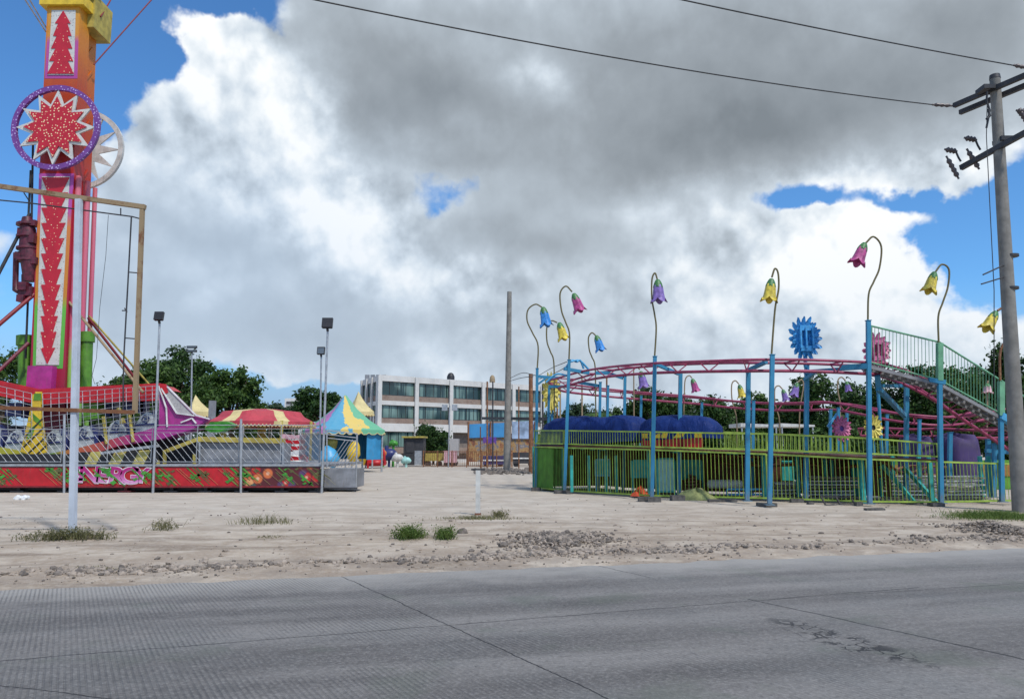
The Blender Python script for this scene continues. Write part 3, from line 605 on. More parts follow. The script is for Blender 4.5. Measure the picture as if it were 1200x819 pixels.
def cage(segs, Yp, nv, name='seat_cage'):
    mb = MB()
    for (x0, yt0, yb0, x1, yt1, yb1) in segs:
        for k in range(nv+1):
            f = k/nv; a = (lerp(x0, x1, f), lerp(yt0, yt1, f)); b_ = (lerp(x0, x1, f)+(2.5 if f < .99 else 0), lerp(yb0, yb1, f))
            mb.tube([at(*a, Yp), at(a[0]+.3, lerp(a[1], b_[1], .5), Yp-.18), at(*b_, Yp-.05)], .013, 4, cap=False)
        for k in range(9):
            f = k/8.5; mb.tube([at(x0, lerp(yt0, yb0, f), Yp-.05), at((x0+x1)/2, lerp((yt0+yt1)/2, (yb0+yb1)/2, f), Yp-.09), at(x1, lerp(yt1, yb1, f), Yp-.05)], .011, 4, cap=False)
    return mb.build(name, 'silver', gon)
cage([(-70, 444, 500, -2, 452, 512)], GY-.2, 7); cage([(-2, 452, 512, 37, 461, 519)], GY-.2, 4); cage([(50, 461, 519, 88, 459, 512)], GY-.2, 4); cage([(88, 459, 512, 140, 455, 500)], GY-.2, 6); cage([(140, 455, 500, 186, 452, 492)], GY-.2, 6)
# ================================================================ platform with graffiti skirt
PY = 29.0
pz = lambda py: at(200, py, PY).z
px_ = lambda x: at(x, 545, PY).x
plat = thing('ride_platform', (px_(200), PY, 0), 'long low ride platform with red graffiti skirt and grey deck edge', 'platform')
X0, X1 = px_(-75), px_(377)
zt_, zbm = pz(545.5), pz(569.5)
mb = MB(); mb.box(((X0+X1)/2, PY+4.1, zt_-.02), (X1-X0, 8.1, .10)); mb.box(((X0+px_(180))/2+.0, PY+4.3, zt_+.031), (px_(180)-X0-.1, 7.4, .002)); mb.build('deck', ['greydeck'], plat)
mb = MB(); mb.box(((X0+X1)/2, PY+4.2, .30), (X1-X0-.3, 7.6, .42)); mb.build('underframe', 'black', plat)
M['fruit'], t, b = newmat('fruit_poster'); o = t.new('ShaderNodeNewGeometry').outputs['Position']
vv = t.voro(t.vec('MULTIPLY', o, (1, 0, 1)), 2.6, out='Color'); vd = t.voro(t.vec('MULTIPLY', o, (1, 0, 1)), 2.6)
hue = t.sep(vv)[0]
c_ = t.ramp(hue, [(0, (.50, .02, .02)), (.3, (.62, .16, .05)), (.5, (.72, .34, .14)), (.62, (.10, .05, .14)), (.78, (.05, .10, .09)), (.9, (.42, .05, .03))], 'CONSTANT')
c_ = t.mix(t.ss(vd, .36, .56), c_, (.10, .015, .02)); c_ = t.mix(t.math('MULTIPLY', t.ss(vd, .24, .08), .7), c_, (.85, .55, .38)); t.inp(b.inputs['Base Color'], c_); b.inputs['Roughness'].default_value = .45
GR = random.Random(11)
def tribal(mb, cx, n=4):
    """cluster of slanted zigzag brush marks running down to the right"""
    for k in range(n):
        x = cx+GR.uniform(-.35, .35); z = lerp(zbm+.1, zt_-.12, GR.random()); L_ = GR.uniform(.4, .75); th = GR.uniform(.025, .05)
        if n > 1: mb.prism([(x-L_/2, PY-.045-k*.002, z+L_*.42), (x-L_/2+th*2, PY-.045-k*.002, z+L_*.42), (x+L_/2, PY-.045-k*.002, max(zbm, z-L_*.42)), (x+L_/2-th, PY-.045-k*.002, max(zbm, z-L_*.42))], (0, .004, 0))
        for q in range(2):
            xx = x+GR.uniform(-.15, .15); zz = min(zt_-.12, max(zbm+.1, z+GR.uniform(-.12, .12))); s_ = GR.uniform(.045, .085)
            mb.prism([(xx-s_*1.5, PY-.055-q*.002, zz), (xx, PY-.055-q*.002, zz+s_*.5), (xx+s_*.3, PY-.055-q*.002, zz+s_), (xx+s_*1.6, PY-.055-q*.002, zz+s_*.2), (xx+s_*.6, PY-.055-q*.002, zz-s_*.4), (xx-s_*.2, PY-.055-q*.002, zz-s_)], (0, .005, 0))
M['tribal'] = paint('green_spray', (.05, .27, .03), .45, 0, .35, 5); M['tribal2'] = paint('dark_outline_spray', (.10, .10, .03), .5)
M['thinline'] = paint('pale_line_spray', (.40, .36, .14), .5)
cuts = [-75, 75, 180, 283, 376]
for i, (c0, c1) in enumerate(zip(cuts, cuts[1:])):
    xa, xb = px_(c0)+.012, px_(c1)-.012
    mb = MB(); mb.box(((xa+xb)/2, PY-.02, (zt_+zbm)/2-.05), (xb-xa, .04, zt_-zbm-.02)); sk = mb.build('skirt_panel', 'fruit' if i == 3 else 'red', plat)
    if i == 3: sk['label'] = 'skirt panel printed with glossy red and orange fruit'
    gp = MB(); dk = MB(); tl = MB()
    spots = {0: [-55, -20, 6, 62], 1: [88, 124, 176], 2: [190, 233, 275], 3: [292, 332, 368]}[i]
    for s_ in spots:
        tribal(dk, px_(s_)+.08, 3)
        for q in range(3):
            xx = px_(s_)+GR.uniform(-.5, .5); tl.bar((xx-.35, PY-.062, zt_-.12), (xx+.35, PY-.062, zbm+.05), .012, .004)
        tribal(gp, px_(s_), 2)
    for v in range(len(gp.v)): gp.v[v] = (gp.v[v][0], gp.v[v][1]-.012, min(gp.v[v][2], zt_-.07))
    for v in range(len(dk.v)): dk.v[v] = (dk.v[v][0], dk.v[v][1], min(dk.v[v][2], zt_-.07))
    dk.build('dark_brush_mark', 'tribal2', sk); gp.build('green_brush_mark', 'tribal', sk); tl.build('thin_brush_line', 'thinline', sk)
    if i == 1:
        M['lettergrad'] = zramp('letter_fade', [(0, (.72, .50, .66)), (.35, (.60, .18, .45)), (.75, (.38, .015, .17))], lo=zbm, hi=zt_-.1)
        def word(ch, cx, cz, size, rot, y, mat, off, nm):
            cu = bpy.data.curves.new('c', 'FONT'); cu.body = ch; cu.size = size; cu.offset = off; cu.extrude = .003; cu.align_x = 'CENTER'; cu.align_y = 'CENTER'
            ob = bpy.data.objects.new('c', cu); COL.objects.link(ob); bpy.context.view_layer.update()
            me = ob.evaluated_get(bpy.context.evaluated_depsgraph_get()).to_mesh(); rr_ = Matrix.Rotation(rot, 4, 'Y')
            vs = [rr_ @ Vector((v.co.x*1.25, -v.co.z, v.co.y))+Vector((cx, y, cz)) for v in me.vertices]; fs = [tuple(p_.vertices) for p_ in me.polygons]
            ob.to_mesh_clear(); bpy.data.objects.remove(ob); mb_ = MB(); mb_.add(vs, fs); return mb_.build(nm, mat, sk)
        for ch, cpx, cpy, sz_, rt in [('E', 90, 555, .80, 0), ('N', 104, 556, .95, .06), ('E', 119, 557, .82, .1), ('R', 136, 557, .90, .1), ('G', 151.5, 557.5, .92, .02), ('Y', 165, 557, .84, .06)]:
            c = at(cpx, cpy, PY-.1)
            word(ch, c.x, c.z-.02, sz_*.9+.02, rt, PY-.072, 'plastic', .036, 'letter_outline'); word(ch, c.x, c.z-.02, sz_*.9, rt, PY-.080, 'lettergrad', .018, 'letter')
        gp = MB()
        for s_ in (91, 125, 129, 173):
            tribal(gp, px_(s_), 2)
        for v in range(len(gp.v)): gp.v[v] = (gp.v[v][0], gp.v[v][1]-.045, min(gp.v[v][2], zt_-.07))
        gp.build('green_brush_mark', 'tribal', sk)
mb = MB(); mb.box(((X0+X1)/2, PY-.045, zt_+.02), (X1-X0, .09, .07)); mb.build('deck_edge', 'galv', plat)
mb = MB(); mb.box(((X0+X1)/2, PY-.03, zbm-.02), (X1-X0, .06, .06)); mb.build('skirt_rail', 'darkred', plat)
for px in (-40, 20, 75, 146, 200, 240, 283, 330, 370):
    mb = MB(); c = px_(px); mb.box((c, PY+.25, .045), (.5, .3, .09)); mb.box((c, PY+.25, .19), (.12, .12, .2)); mb.build('levelling_foot', 'darkred' if px == 146 else 'darksteel', plat)
# hazard strip riser, deck furniture
M['hazard'], t, b = newmat('hazard_stripes'); o = t.new('ShaderNodeNewGeometry').outputs['Position']; ox, oy, oz = t.sep(o)
st_ = t.math('FRACT', t.math('DIVIDE', t.math('SUBTRACT', ox, t.math('MULTIPLY', oz, .45)), .90)); n_ = t.noise(o, 4, 4)
t.inp(b.inputs['Base Color'], t.mix(t.ss(n_, .62, .75), t.mix(t.ss(st_, .50, .53), (.02, .02, .022), (.50, .43, .12)), (.12, .10, .08)))
mb = MB(); mb.prism([at(85, 530, PY+.35), at(183, 527, PY+.35), at(186, 544, PY+.35), at(85, 544, PY+.35)], (0, .1, 0)); mb.build('hazard_striped_riser', 'hazard', plat)
mb = MB(); mb.box(((X0+px_(85))/2, PY+.95, pz(538)), (px_(85)-X0-.1, .1, .38)); mb.box((px_(140), PY+3.6, pz(530)), (8.5, .1, 1.0)); mb.box((px_(20), PY+3.9, pz(520)), (8.5, .1, 1.6)); mb.build('dark_riser', 'black', plat)
mb = MB(); mb.bar(at(118, 531, PY+.2), at(186, 522, PY+.2), .06, .10); mb.build('silver_beam', 'silver', plat)
# operator counter
cnt = thing('operator_counter', at(283, 545, PY+.9), 'grey sheet metal operator counter with mustard top beam on the platform', 'counter')
mb = MB(); a, b_ = at(235, 519, PY+.8), at(332, 545, PY+.8); mb.box(((a.x+b_.x)/2, PY+1.3, (a.z+b_.z)/2), (b_.x-a.x, .9, a.z-b_.z)); mb.build('front_panel', 'grey', cnt)
mb = MB(); mb.bar(at(232, 514.5, PY+.75), at(334, 516.5, PY+.75), .12, .19); mb.bar(at(232, 514.5, PY+.75), at(196, 528, PY+.75), .10, .14); mb.build('top_beam', 'mustard', cnt)
mb = MB(); mb.bar(at(193, 527, PY+.75), at(193, 544, PY+.75), .10); mb.bar(at(228, 532, PY+.75), at(228, 544, PY+.75), .10); mb.build('beam_leg', 'mustard', cnt)
mb = MB(); mb.bar(at(234, 518, PY+.72), at(234, 545, PY+.72), .06); mb.bar(at(332, 518, PY+.72), at(332, 545, PY+.72), .08); mb.build('edge_trim', 'silver', cnt)
# platform railings (each section between two poles is one thing)
def railing(c0, c1, top_, label, slant=1, Ya=None, Yb=None, bot=542, dense=8.0, mat='silver', midrails=2):
    Ya = Ya or PY+.06; Yb = Yb or Ya
    z1 = at(200, top_, PY).z; z0 = at(200, bot, PY).z
    A = Vector((at(c0, top_, Ya).x, Ya, 0)); B = Vector((at(c1, top_, Yb).x, Yb, 0)); q = lambda f, z: A.lerp(B, f)+Vector((0, 0, z))
    rt = thing('platform_railing', q(.5, z0), label, 'railing', 'railings along the ride platform')
    mb = MB(); mb.tube([q(0, z1), q(1, z1)], .018, 6); mb.tube([q(0, z0+.03), q(1, z0+.03)], .018, 6)
    for f in (0, .5, 1): mb.tube([q(f, z0), q(f, z1)], .018, 6)
    mb.build('frame', mat, rt)
    zm = z0+(z1-z0)*.80; mb = MB()
    for k in range(midrails): mb.tube([q(0, lerp(zm, z1, k/midrails)), q(1, lerp(zm, z1, k/midrails))], .009, 5)
    n = int((B-A).length/(dense*.032)); run = (zm-z0)/max(.1, (B-A).length)*.85
    for k in range(-4, n+1):
        f0 = k/n; f1 = f0+run*slant
        za, zb2 = zm, z0+.03
        fa, fb = f0, f1
        if fa > fb: fa, fb, za, zb2 = fb, fa, zb2, za
        if fb <= 0 or fa >= 1: continue
        if fa < 0: t_ = (0-fa)/(fb-fa); za = lerp(za, zb2, t_); fa = 0
        if fb > 1: t_ = (1-fa)/(fb-fa); zb2 = lerp(za, zb2, t_); fb = 1
        mb.tube([q(fa, za), q(fb, zb2)], .0095, 5)
    mb.build('slanted_bars', mat, rt)
    return rt
railing(-72, 74, 503, 'silver railing section with slanted bars left of the white post'); railing(77, 179, 501, 'silver railing section with slanted bars above the pink lettering')
railing(183, 281, 498, 'silver railing section with slanted bars in front of the magenta prow'); railing(285, 375, 498, 'silver railing section above the fruit printed skirt panel')
railing(376, 352, 498, 'silver end railing of dense slanted bars at the right platform end', 1, PY+.1, PY+5.5, dense=6)
def slim_pole(px0, y0, y1, lab, Yp=PY-.12):
    mb = MB(); a = at(px0, y1, Yp); mb.tube([(a.x, Yp, 0.0), at(px0, y0, Yp)], .045, 10); return tag(mb.build('railing_pole', 'silver'), lab, 'pole', 'short silver poles on the platform front')
slim_pole(75.5, 486, 573, 'short silver pole on the platform front just left of the white post'); slim_pole(282.5, 491, 574, 'short silver pole before the grey operator counter')
# ================================================================ stairs box + railing
st = thing('metal_stair_unit', at(399, 572, 29.6), 'grey metal stair box with slanted blue grey handrails beside the platform', 'stairs')
a, b_ = at(380.5, 549, 29.6), at(417, 571, 29.6)
mb = MB(); mb.box(((a.x+b_.x)/2, 30.4, (a.z+b_.z)/2), (b_.x-a.x, 1.6, a.z-b_.z)); mb.build('stair_box', 'grey', st)
mb = MB(); mb.box(((a.x+b_.x)/2, 29.62, b_.z-.03), (b_.x-a.x+.1, .1, .06)); 
for x in (a.x+.05, b_.x-.02): mb.box((x, 29.65, .05), (.06, .06, .10))
mb.build('stair_foot', 'darksteel', st)
mb = MB()
for Yp in (29.65, 31.1):
    mb = MB(); mb.tube([at(417, 571, Yp), at(418.5, 508, Yp)], .035, 8); mb.tube([at(383, 548, Yp), at(383, 504, Yp)], .03, 8)
    for yy in (504, 509, 513): mb.tube([at(383, yy, Yp), at(418, yy+4, Yp)], .02, 5)
    for k in range(8): mb.tube([at(383+k*4.2, 547, Yp), at(min(418, 383+k*4.2+22), 547-min(22, 35-k*4.2)*1.45, Yp)], .015, 5)
    mb.build('handrail', 'silver', st)
# ================================================================ floodlight poles
def floodpole(px0, py0, px1, py1, Yp, label, kind=0, r=.04, lamp=.34, ground=True):
    bs = at(px0, py0, Yp); bs = Vector((bs.x, Yp, 0 if ground else bs.z)); tpp = at(px1, py1, Yp)
    rt = thing('floodlight_pole', bs, label, 'floodlight', 'floodlight poles round the rides')
    mb = MB(); mb.tube([bs, tpp], [r*1.2, r], 10); mb.build('pole', 'silver', rt)
    mb = MB(); mb.tube([tpp, tpp+Vector((0, -.05, .08))], .05, 8); mb.bar(tpp+Vector((-lamp*.45, -.06, .10)), tpp+Vector((lamp*.45, -.06, .10)), .03); mb.build('bracket', 'darksteel', rt)
    if kind == 0:
        mb = MB(); c = tpp+Vector((0, -.08, .10+lamp*.5)); rot = Matrix.Rotation(R(-12), 3, 'X'); mb.box(c, (lamp, .12, lamp*.95), rot=rot); h = mb.build('lamp_head', 'black', rt)
        mb = MB(); mb.box(c+Vector((0, -.065, -.014)), (lamp*.84, .01, lamp*.78), rot=rot); mb.build('glass', 'glassy' if Yp > 30 else 'black', h)
        mb = MB()
        for k in range(6): mb.box(c+Vector(((k-2.5)*lamp*.15, .09, .02)), (.012, .06, lamp*.8), rot=rot)
        mb.build('cooling_fins', 'darksteel', h)
    else:
        for dz in (.12, .34):
            mb = MB(); mb.box(tpp+Vector((0, -.05, dz)), (.55, .12, .13)); h = mb.build('lamp_head', 'black', rt)
            mb = MB(); mb.box(tpp+Vector((0, -.115, dz)), (.49, .01, .08)); mb.build('glass', 'glassy', h)
    return rt
floodpole(179.5, 573, 187, 379, PY-.2, 'silver floodlight pole with square black head before the magenta prow', 0)
floodpole(224, 545, 225, 414, 42, 'silver pole with double bar lamp before the left trees', 1)
floodpole(377, 577, 384, 388, PY-.25, 'tallest floodlight pole by the stair box, big square black lamp on top', 0, lamp=.40)
floodpole(374.5, 560, 376.5, 418, 36, 'lower floodlight pole just behind the tallest one', 0, lamp=.36)
# ================================================================ sign frame on the white post
FY = gnd(80, 630).y
fr = thing('sign_frame', (gnd(80, 630).x, FY, 0), 'empty rusty yellow billboard frame on a white square post', 'sign frame')
b0 = gnd(80, 631); t0 = at(92.5, 234, FY)
mb = MB(); mb.bar((b0.x, FY, -.05), t0, .105, .105); mb.build('post', 'postwhite', fr)
mb = MB(); mb.bar(at(-80, 207, FY-.05), at(170.5, 243, FY+.1), .085, .085); mb.build('top_beam', 'frameyel', fr)
mb = MB(); mb.bar(at(167, 240, FY+.1), at(158, 484, FY+.1), .075, .075); mb.build('side_beam', 'frameyel', fr)
mb = MB(); mb.bar(at(-80, 475, FY-.10), at(157, 483, FY-.02), .07, .07); mb.build('bottom_beam', 'framebot', fr)
mb = MB(); mb.tube([at(-60, 229, FY+.05), at(34, 238, FY+.05), at(155, 254, FY+.08), at(166, 257, FY+.08)], .014, 6); mb.tube([at(154, 254, FY+.08), at(150, 330, FY+.08), at(145, 420, FY+.08), at(144, 484, FY+.08)], .016, 6)
for a, b_ in [((150, 319), (162, 320)), ((146, 396), (158, 397)), ((141.5, 244), (141.5, 253)), ((28, 226), (37, 240)), ((146, 361), (149, 366)), ((143, 364), (149, 364))]: mb.tube([at(*a, FY+.08), at(*b_, FY+.08)], .012, 5)
mb.build('inner_rod', 'darksteel', fr)
mb = MB(); mb.tube([at(127, 252, FY+.3), at(124, 300, FY+.3), at(117, 360, FY+.3), at(113, 420, FY+.3), at(108, 440, FY+.3), at(111, 450, FY+.3)], .005, 4); mb.build('loose_wire', 'cable', fr)
# ================================================================ T post
tp_ = gnd(560, 604); tpr = thing('t_shaped_post', tp_, 'short white T shaped post standing alone on the dirt', 'post')
mb = MB(); mb.box((tp_.x, tp_.y, .55), (.115, .11, 1.10)); mb.build('post', 'offwhite', tpr)
mb = MB(); z = at(560, 550, tp_.y).z; mb.box((tp_.x+.0, tp_.y, z), (.34, .10, .045)); mb.build('cross_plate', 'darksteel', tpr)
mb = MB(); mb.box((tp_.x, tp_.y, .03), (.15, .14, .07)); mb.build('foot', 'brownbeam', tpr)
# ================================================================ lone concrete pole
cp = at(594, 553, gnd(594, 553).y); cy = cp.y; mb = MB(); mb.tube([(cp.x, cy, -.1), at(597, 342, cy)], [.27, .17], 14)
tag(mb.build('concrete_pole', 'concretepole'), 'bare concrete pole standing between the building and the green fence', 'pole')
# ================================================================ utility pole
UY = gnd(1196, 600).y; ub = gnd(1196.5, 600); ut = at(1166, 93, UY)
up = thing('utility_pole', ub, 'tall round concrete utility pole with two steel crossarms at the right edge', 'utility pole')
mb = MB(); mb.tube([(ub.x, UY, -.1), ut], [.205, .135], 18); mb.build('pole', 'concretepole', up)
mb = MB(); mb.tube([ut, ut+Vector((0, 0, .12))], [.145, .13], 16); mb.build('cap', 'darksteel', up)
cross = Vector((-en.x, -en.y, 0))*-1.0
def arm(px, py, Lf, Ln, dz, name, th=.09):
    c = at(px, py, UY); far = at(px-50, py+22, UY+1.3) if dz == 0 else None
    return c
A1 = at(1118, 124, UY+1.0); A2 = at(1212, 84, UY-1.1)
off = Vector((.0, .22, -.02))
mb = MB(); mb.bar(A1, A2, .11, .13); mb.build('crossarm', 'darksteel', up)
mb = MB(); mb.bar(A1+Vector((.28, .2, -.12)), A2+Vector((.28, .2, -.12)), .11, .13); mb.build('crossarm', 'darksteel', up)
B1 = at(1126, 197, UY+.95); B2 = at(1212, 150, UY-1.0)
mb = MB(); mb.bar(B1, B2, .12, .14); mb.build('crossarm', 'darksteel', up)
mb = MB()
for c in (at(1157, 105, UY), at(1177, 165, UY)): mb.box(c, (.42, .42, .12))
mb.tube([at(1157, 108, UY-.2), at(1156, 118, UY-.2), at(1160, 130, UY-.2), at(1156, 150, UY-.2)], .03, 6); mb.tube([at(1158, 128, UY-.2), at(1160, 136, UY-.2), at(1156, 140, UY-.2)], .035, 6)
mb.build('clamp', 'black', up)
def insul(a, b_, nsk, r, name='insulator', mat='porcelain'):
    mb = MB(); a, b_ = Vector(a), Vector(b_); pts = []; rs = []
    for k in range(nsk*2+1): pts.append(a.lerp(b_, k/(nsk*2))); rs.append(r if k % 2 else r*.62)
    mb.tube(pts, rs, 12); mb.tube([a-(b_-a)*.2, a], .03, 6); mb.tube([b_, b_+(b_-a)*.15], .03, 6); return mb.build(name, mat, up)
for (ax, ay, bx, by, Yq) in [(1111, 187, 1122, 207, UY+.9), (1135, 178, 1146, 196, UY+.6), (1196, 132, 1206, 146, UY-.8)]: insul(at(ax, ay, Yq), at(bx, by, Yq), 4, .075, 'fuse_cutout')
for (ax, ay, Yq) in [(1114, 175.5, UY+.9), (1137, 162, UY+.6), (1198, 130, UY-.8)]:
    insul(at(ax-5, ay, Yq), at(ax+6, ay+2, Yq), 3, .085)
    mb = MB(); mb.tube([at(ax+6, ay+2, Yq), at(ax+9, ay+9, Yq), at(ax+12, ay+14, Yq)], .03, 6); mb.build('insulator_arm', 'darksteel', up)
insul(at(1113, 124, UY+1.02), at(1095, 123, UY+1.1), 3, .06, 'strain_insulator'); insul(at(1205, 80, UY-1.0), at(1190, 77, UY-.95), 3, .06, 'strain_insulator')
mb = MB()
for dy in (300, 338): c = at(1184, dy, UY); mb.tube([c+Vector((0, 0, -.03)), c+Vector((0, 0, .03))], .205, 16)
mb.box(at(1177, 319, UY-.02), (.05, .12, .72))
mb.build('steel_band', 'darksteel', up)
mb = MB(); mb.tube([at(1176, 311, UY-.1), at(1152, 322, UY-.5)], .02, 6); mb.tube([at(1176, 325, UY-.1), at(1150, 333, UY-.5)], .02, 6); mb.build('service_bracket', 'darksteel', up)
mb = MB(); mb.tube([at(1157, 116, UY-.25), at(1156, 160, UY-.25), at(1161, 260, UY-.25), at(1165, 340, UY-.25), at(1165, 455, UY-.25)], .012, 5); mb.build('ground_wire', 'cable', up)
def wire(p0, p1, sag, label, ext=1.0):
    pts = []
    for k in range(41):
        f = k/40*ext; p_ = p0.lerp(p1, f); pts.append(p_-Vector((0, 0, sag*4*f*(1-f))))
    mb = MB(); mb.tube(pts, .016, 6); return tag(mb.build('power_line', 'cable'), label, 'cable', 'overhead lines to the utility pole')
w0 = at(1093, 123, UY+1.1); w1 = at(1188, 77, UY-.95)
L_ = 44.0
e0 = at(445, 0, 15.2)
d0 = (e0-w0); d0.z = 0
wire(w0, w0+d0/ (d0.length)*L_+Vector((0, 0, .6)), 1.15, 'lower overhead cable crossing the sky to the left strain insulator')
e1 = at(790, 0, 15.6); d1 = (e1-w1); d1.z = 0
wire(w1, w1+d1/(d1.length)*L_+Vector((0, 0, .6)), .75, 'upper overhead cable crossing the top right corner of the sky')
# ================================================================ COASTER
def curvetube(mb, pts, r, n=6, sub=5, mi=0): mb.tube(smooth_path(pts, sub), r, n, mi)
rc = thing('roller_coaster', (7.0, 26, 0), 'small roller coaster with pink rails on sky blue posts behind the green fence', 'roller coaster')
def track(pts, name='track', gauge=.85, rr=.042, mat='pink', tie=1.35, drop=.20, bank=0.0):
    path = resample(smooth_path([at(*p) for p in pts], 8), .45); n = len(path); L_, R_, D_ = [], [], []
    for i, p in enumerate(path):
        tg = (path[min(i+1, n-1)]-path[max(i-1, 0)]).normalized(); sd_ = tg.cross(Vector((0, 0, 1))).normalized(); up_ = sd_.cross(tg)
        sd_ = (sd_+up_*bank).normalized()
        L_.append(p+sd_*gauge/2+up_*.08); R_.append(p-sd_*gauge/2+up_*.08); D_.append(p-up_*drop)
    mb = MB(); mb.tube(L_, rr, 8); mb.tube(R_, rr, 8); mb.tube(D_, rr*1.15, 8); st_ = max(1, int(tie/.45))
    for i in range(0, n, st_):
        mb.bar(L_[i], R_[i], .04); mb.bar(L_[i], D_[i], .03); mb.bar(R_[i], D_[i], .03)
    mb.build(name, mat, rc)
upper = [(1030, 431, 22.6), (985, 428.5, 22.4), (943, 427, 22.4), (901, 426.5, 22.2), (860, 427, 22.6), (818, 428, 23.8), (767, 430, 25.5), (720, 434, 27.6), (690, 439, 29.2), (668, 445, 30.2), (655, 449, 31.3), (660, 453, 32.6), (685, 456.5, 33.6), (720, 460, 34), (743, 462, 34), (780, 465, 33.8), (819, 468, 33.6), (856, 472, 33), (901, 475, 32), (943, 475, 31), (975, 474, 30.5), (1013, 480, 29.4), (1050, 487, 28.4), (1100, 492, 28), (1135, 489, 28.6), (1165, 482, 29.4)]
track(upper)
track([(1018, 431, 23.4), (1045, 437, 23.7), (1085, 455, 23.9), (1130, 485, 24.3), (1165, 508, 24.8), (1195, 528, 25.2)], 'lift_track', rr=.045, tie=.6)
track([(1008, 505, 31), (1034, 504, 30.5), (1070, 506, 29.5), (1100, 505, 29.2), (1157, 507, 28.4), (1200, 505, 28)], 'lower_track', rr=.045)
track([(840, 536, 27.5), (900, 538, 26.3), (950, 537, 25.6), (985, 541, 25.2), (1005, 538, 25.0), (1022, 541, 25.0), (1032, 552, 25.2), (1050, 557, 25.8), (1080, 549, 26.5), (1110, 552, 27)], 'low_track', rr=.045, mat='brownbeam')
FP = [(628, 573, 31.2, 432), (661.5, 577.5, 28.7, 422), (763.5, 586, 24.9, 418), (900.5, 594, 21.6, 416), (1017.5, 594, 22.0, 376), (1101, 592, 22.3, 446), (1172, 590, 22.9, 486)]
def base_xy(px, Y): return at(px, 560, Y).x
LN = {628: 1.5, 661.5: 5.5, 763.5: 4, 900.5: 4.5, 1017.5: 0, 1101: 0, 1172: .8}
def post(px, Y, top_, w_=.17, mat='blue', foot=True):
    x = base_xy(px, Y); zt2 = at(px, top_, Y).z
    mb = MB(); w_ *= .66; xt = at(px+LN.get(px, 2.5), top_, Y).x; mb.bar((x, Y, .12), (xt, Y, zt2), w_)
    if foot: mb.box((x, Y, .10), (w_*2.1, w_*2.1, .02)); mb.box((xt, Y, zt2+.01), (w_*1.3, w_*1.3, .02))
    mb.build('post', mat, rc); return Vector((x, Y, zt2))
PT = {}
for px, pyb, Y, top_ in FP: PT[px] = post(px, Y, top_)
IN = [(701, 29.6, 448), (710, 31.3, 452), (730, 28.4, 441), (749, 33.8, 464), (795, 25.9, 436), (874.5, 23.2, 432), (880.5, 27.0, 470), (943, 23.6, 428), (971, 30.3, 480), (980, 29.6, 478), (990, 30.6, 482), (641, 31.8, 455), (820, 33.4, 472), (1060, 24.6, 447), (1075, 27.6, 492), (1111, 26, 507), (1155.5, 25.6, 515), (1163, 25, 520), (1037, 29, 486)]
for px, Y, top_ in IN: PT[px] = post(px, Y, top_, .15 if Y > 26 else .18)
def strut(a, b_, w_=.10, mat='blue', name='strut'):
    mb = MB(); mb.bar(a, b_, w_); mb.build(name, mat, rc)
strut(at(874.5, 435, 23.2), at(898, 424, 22)); strut(at(795, 438, 25.9), at(767, 426, 25.2)); strut(at(730, 443, 28.4), at(712, 437, 28.6), .12); strut(at(712, 437, 28.6), at(698, 437, 28.6), .12)
strut(at(701, 452, 29.6), at(678, 448, 30.2), .12); strut(at(661, 432, 28.7), at(690, 437, 29), .12); strut(at(628, 441, 31.2), at(655, 443, 31.3), .11); strut(at(643, 453, 31.8), at(662, 453, 31.6), .11)
strut(at(628, 452, 31.2), at(640, 443, 31.2), .08); strut(at(943, 445, 23.6), at(955, 436, 23), .09); strut(at(943, 436, 23.6), at(985, 433, 22.6), .12)
strut(at(985, 431, 22.5), at(1017, 429, 22), .16); strut(at(1028, 440, 22.5), at(1030, 457, 22.7), .14); strut(at(1029, 455, 22.6), at(1060, 487, 24.5), .13); strut(at(1029, 452, 22.8), at(1062, 452, 24), .10)
strut(at(1088, 445, 22.3), at(1107, 448, 22.3), .13)
strut(at(1172, 487, 22.9), at(1200, 503, 23.0), .20, 'bluelight'); strut(at(1155, 528, 25.5), at(1200, 531, 25.5), .12)
strut(at(1034, 545, 24.4), at(1072, 589, 23.7), .11, 'teal'); strut(at(1060, 548, 24.4), at(1097, 588, 23.5), .11, 'teal'); strut(at(970, 500, 30), at(983, 482, 30), .08, 'bluelight')
mb = MB()
for (x0, y0, x1, y1) in [(663, 431, 676, 424), (676, 424, 684, 432), (664, 440, 640, 448), (668, 424, 690, 433)]: curvetube(mb, [at(x0, y0, 28.8), at((x0+x1)/2, min(y0, y1)-1.5, 28.9), at(x1, y1, 29)], .04)
mb.build('curved_brace', 'bluelight', rc)
for px in (935, 968, 975, 1000, 1005, 1032, 1047, 1078, 1090, 1150, 1160, 670, 690, 710, 722):
    Y = 25.2 if px > 760 else 28; x = base_xy(px, Y); mb = MB(); mb.box((x, Y, .75), (.10, .10, 1.3)); mb.build('low_post', 'teal', rc)
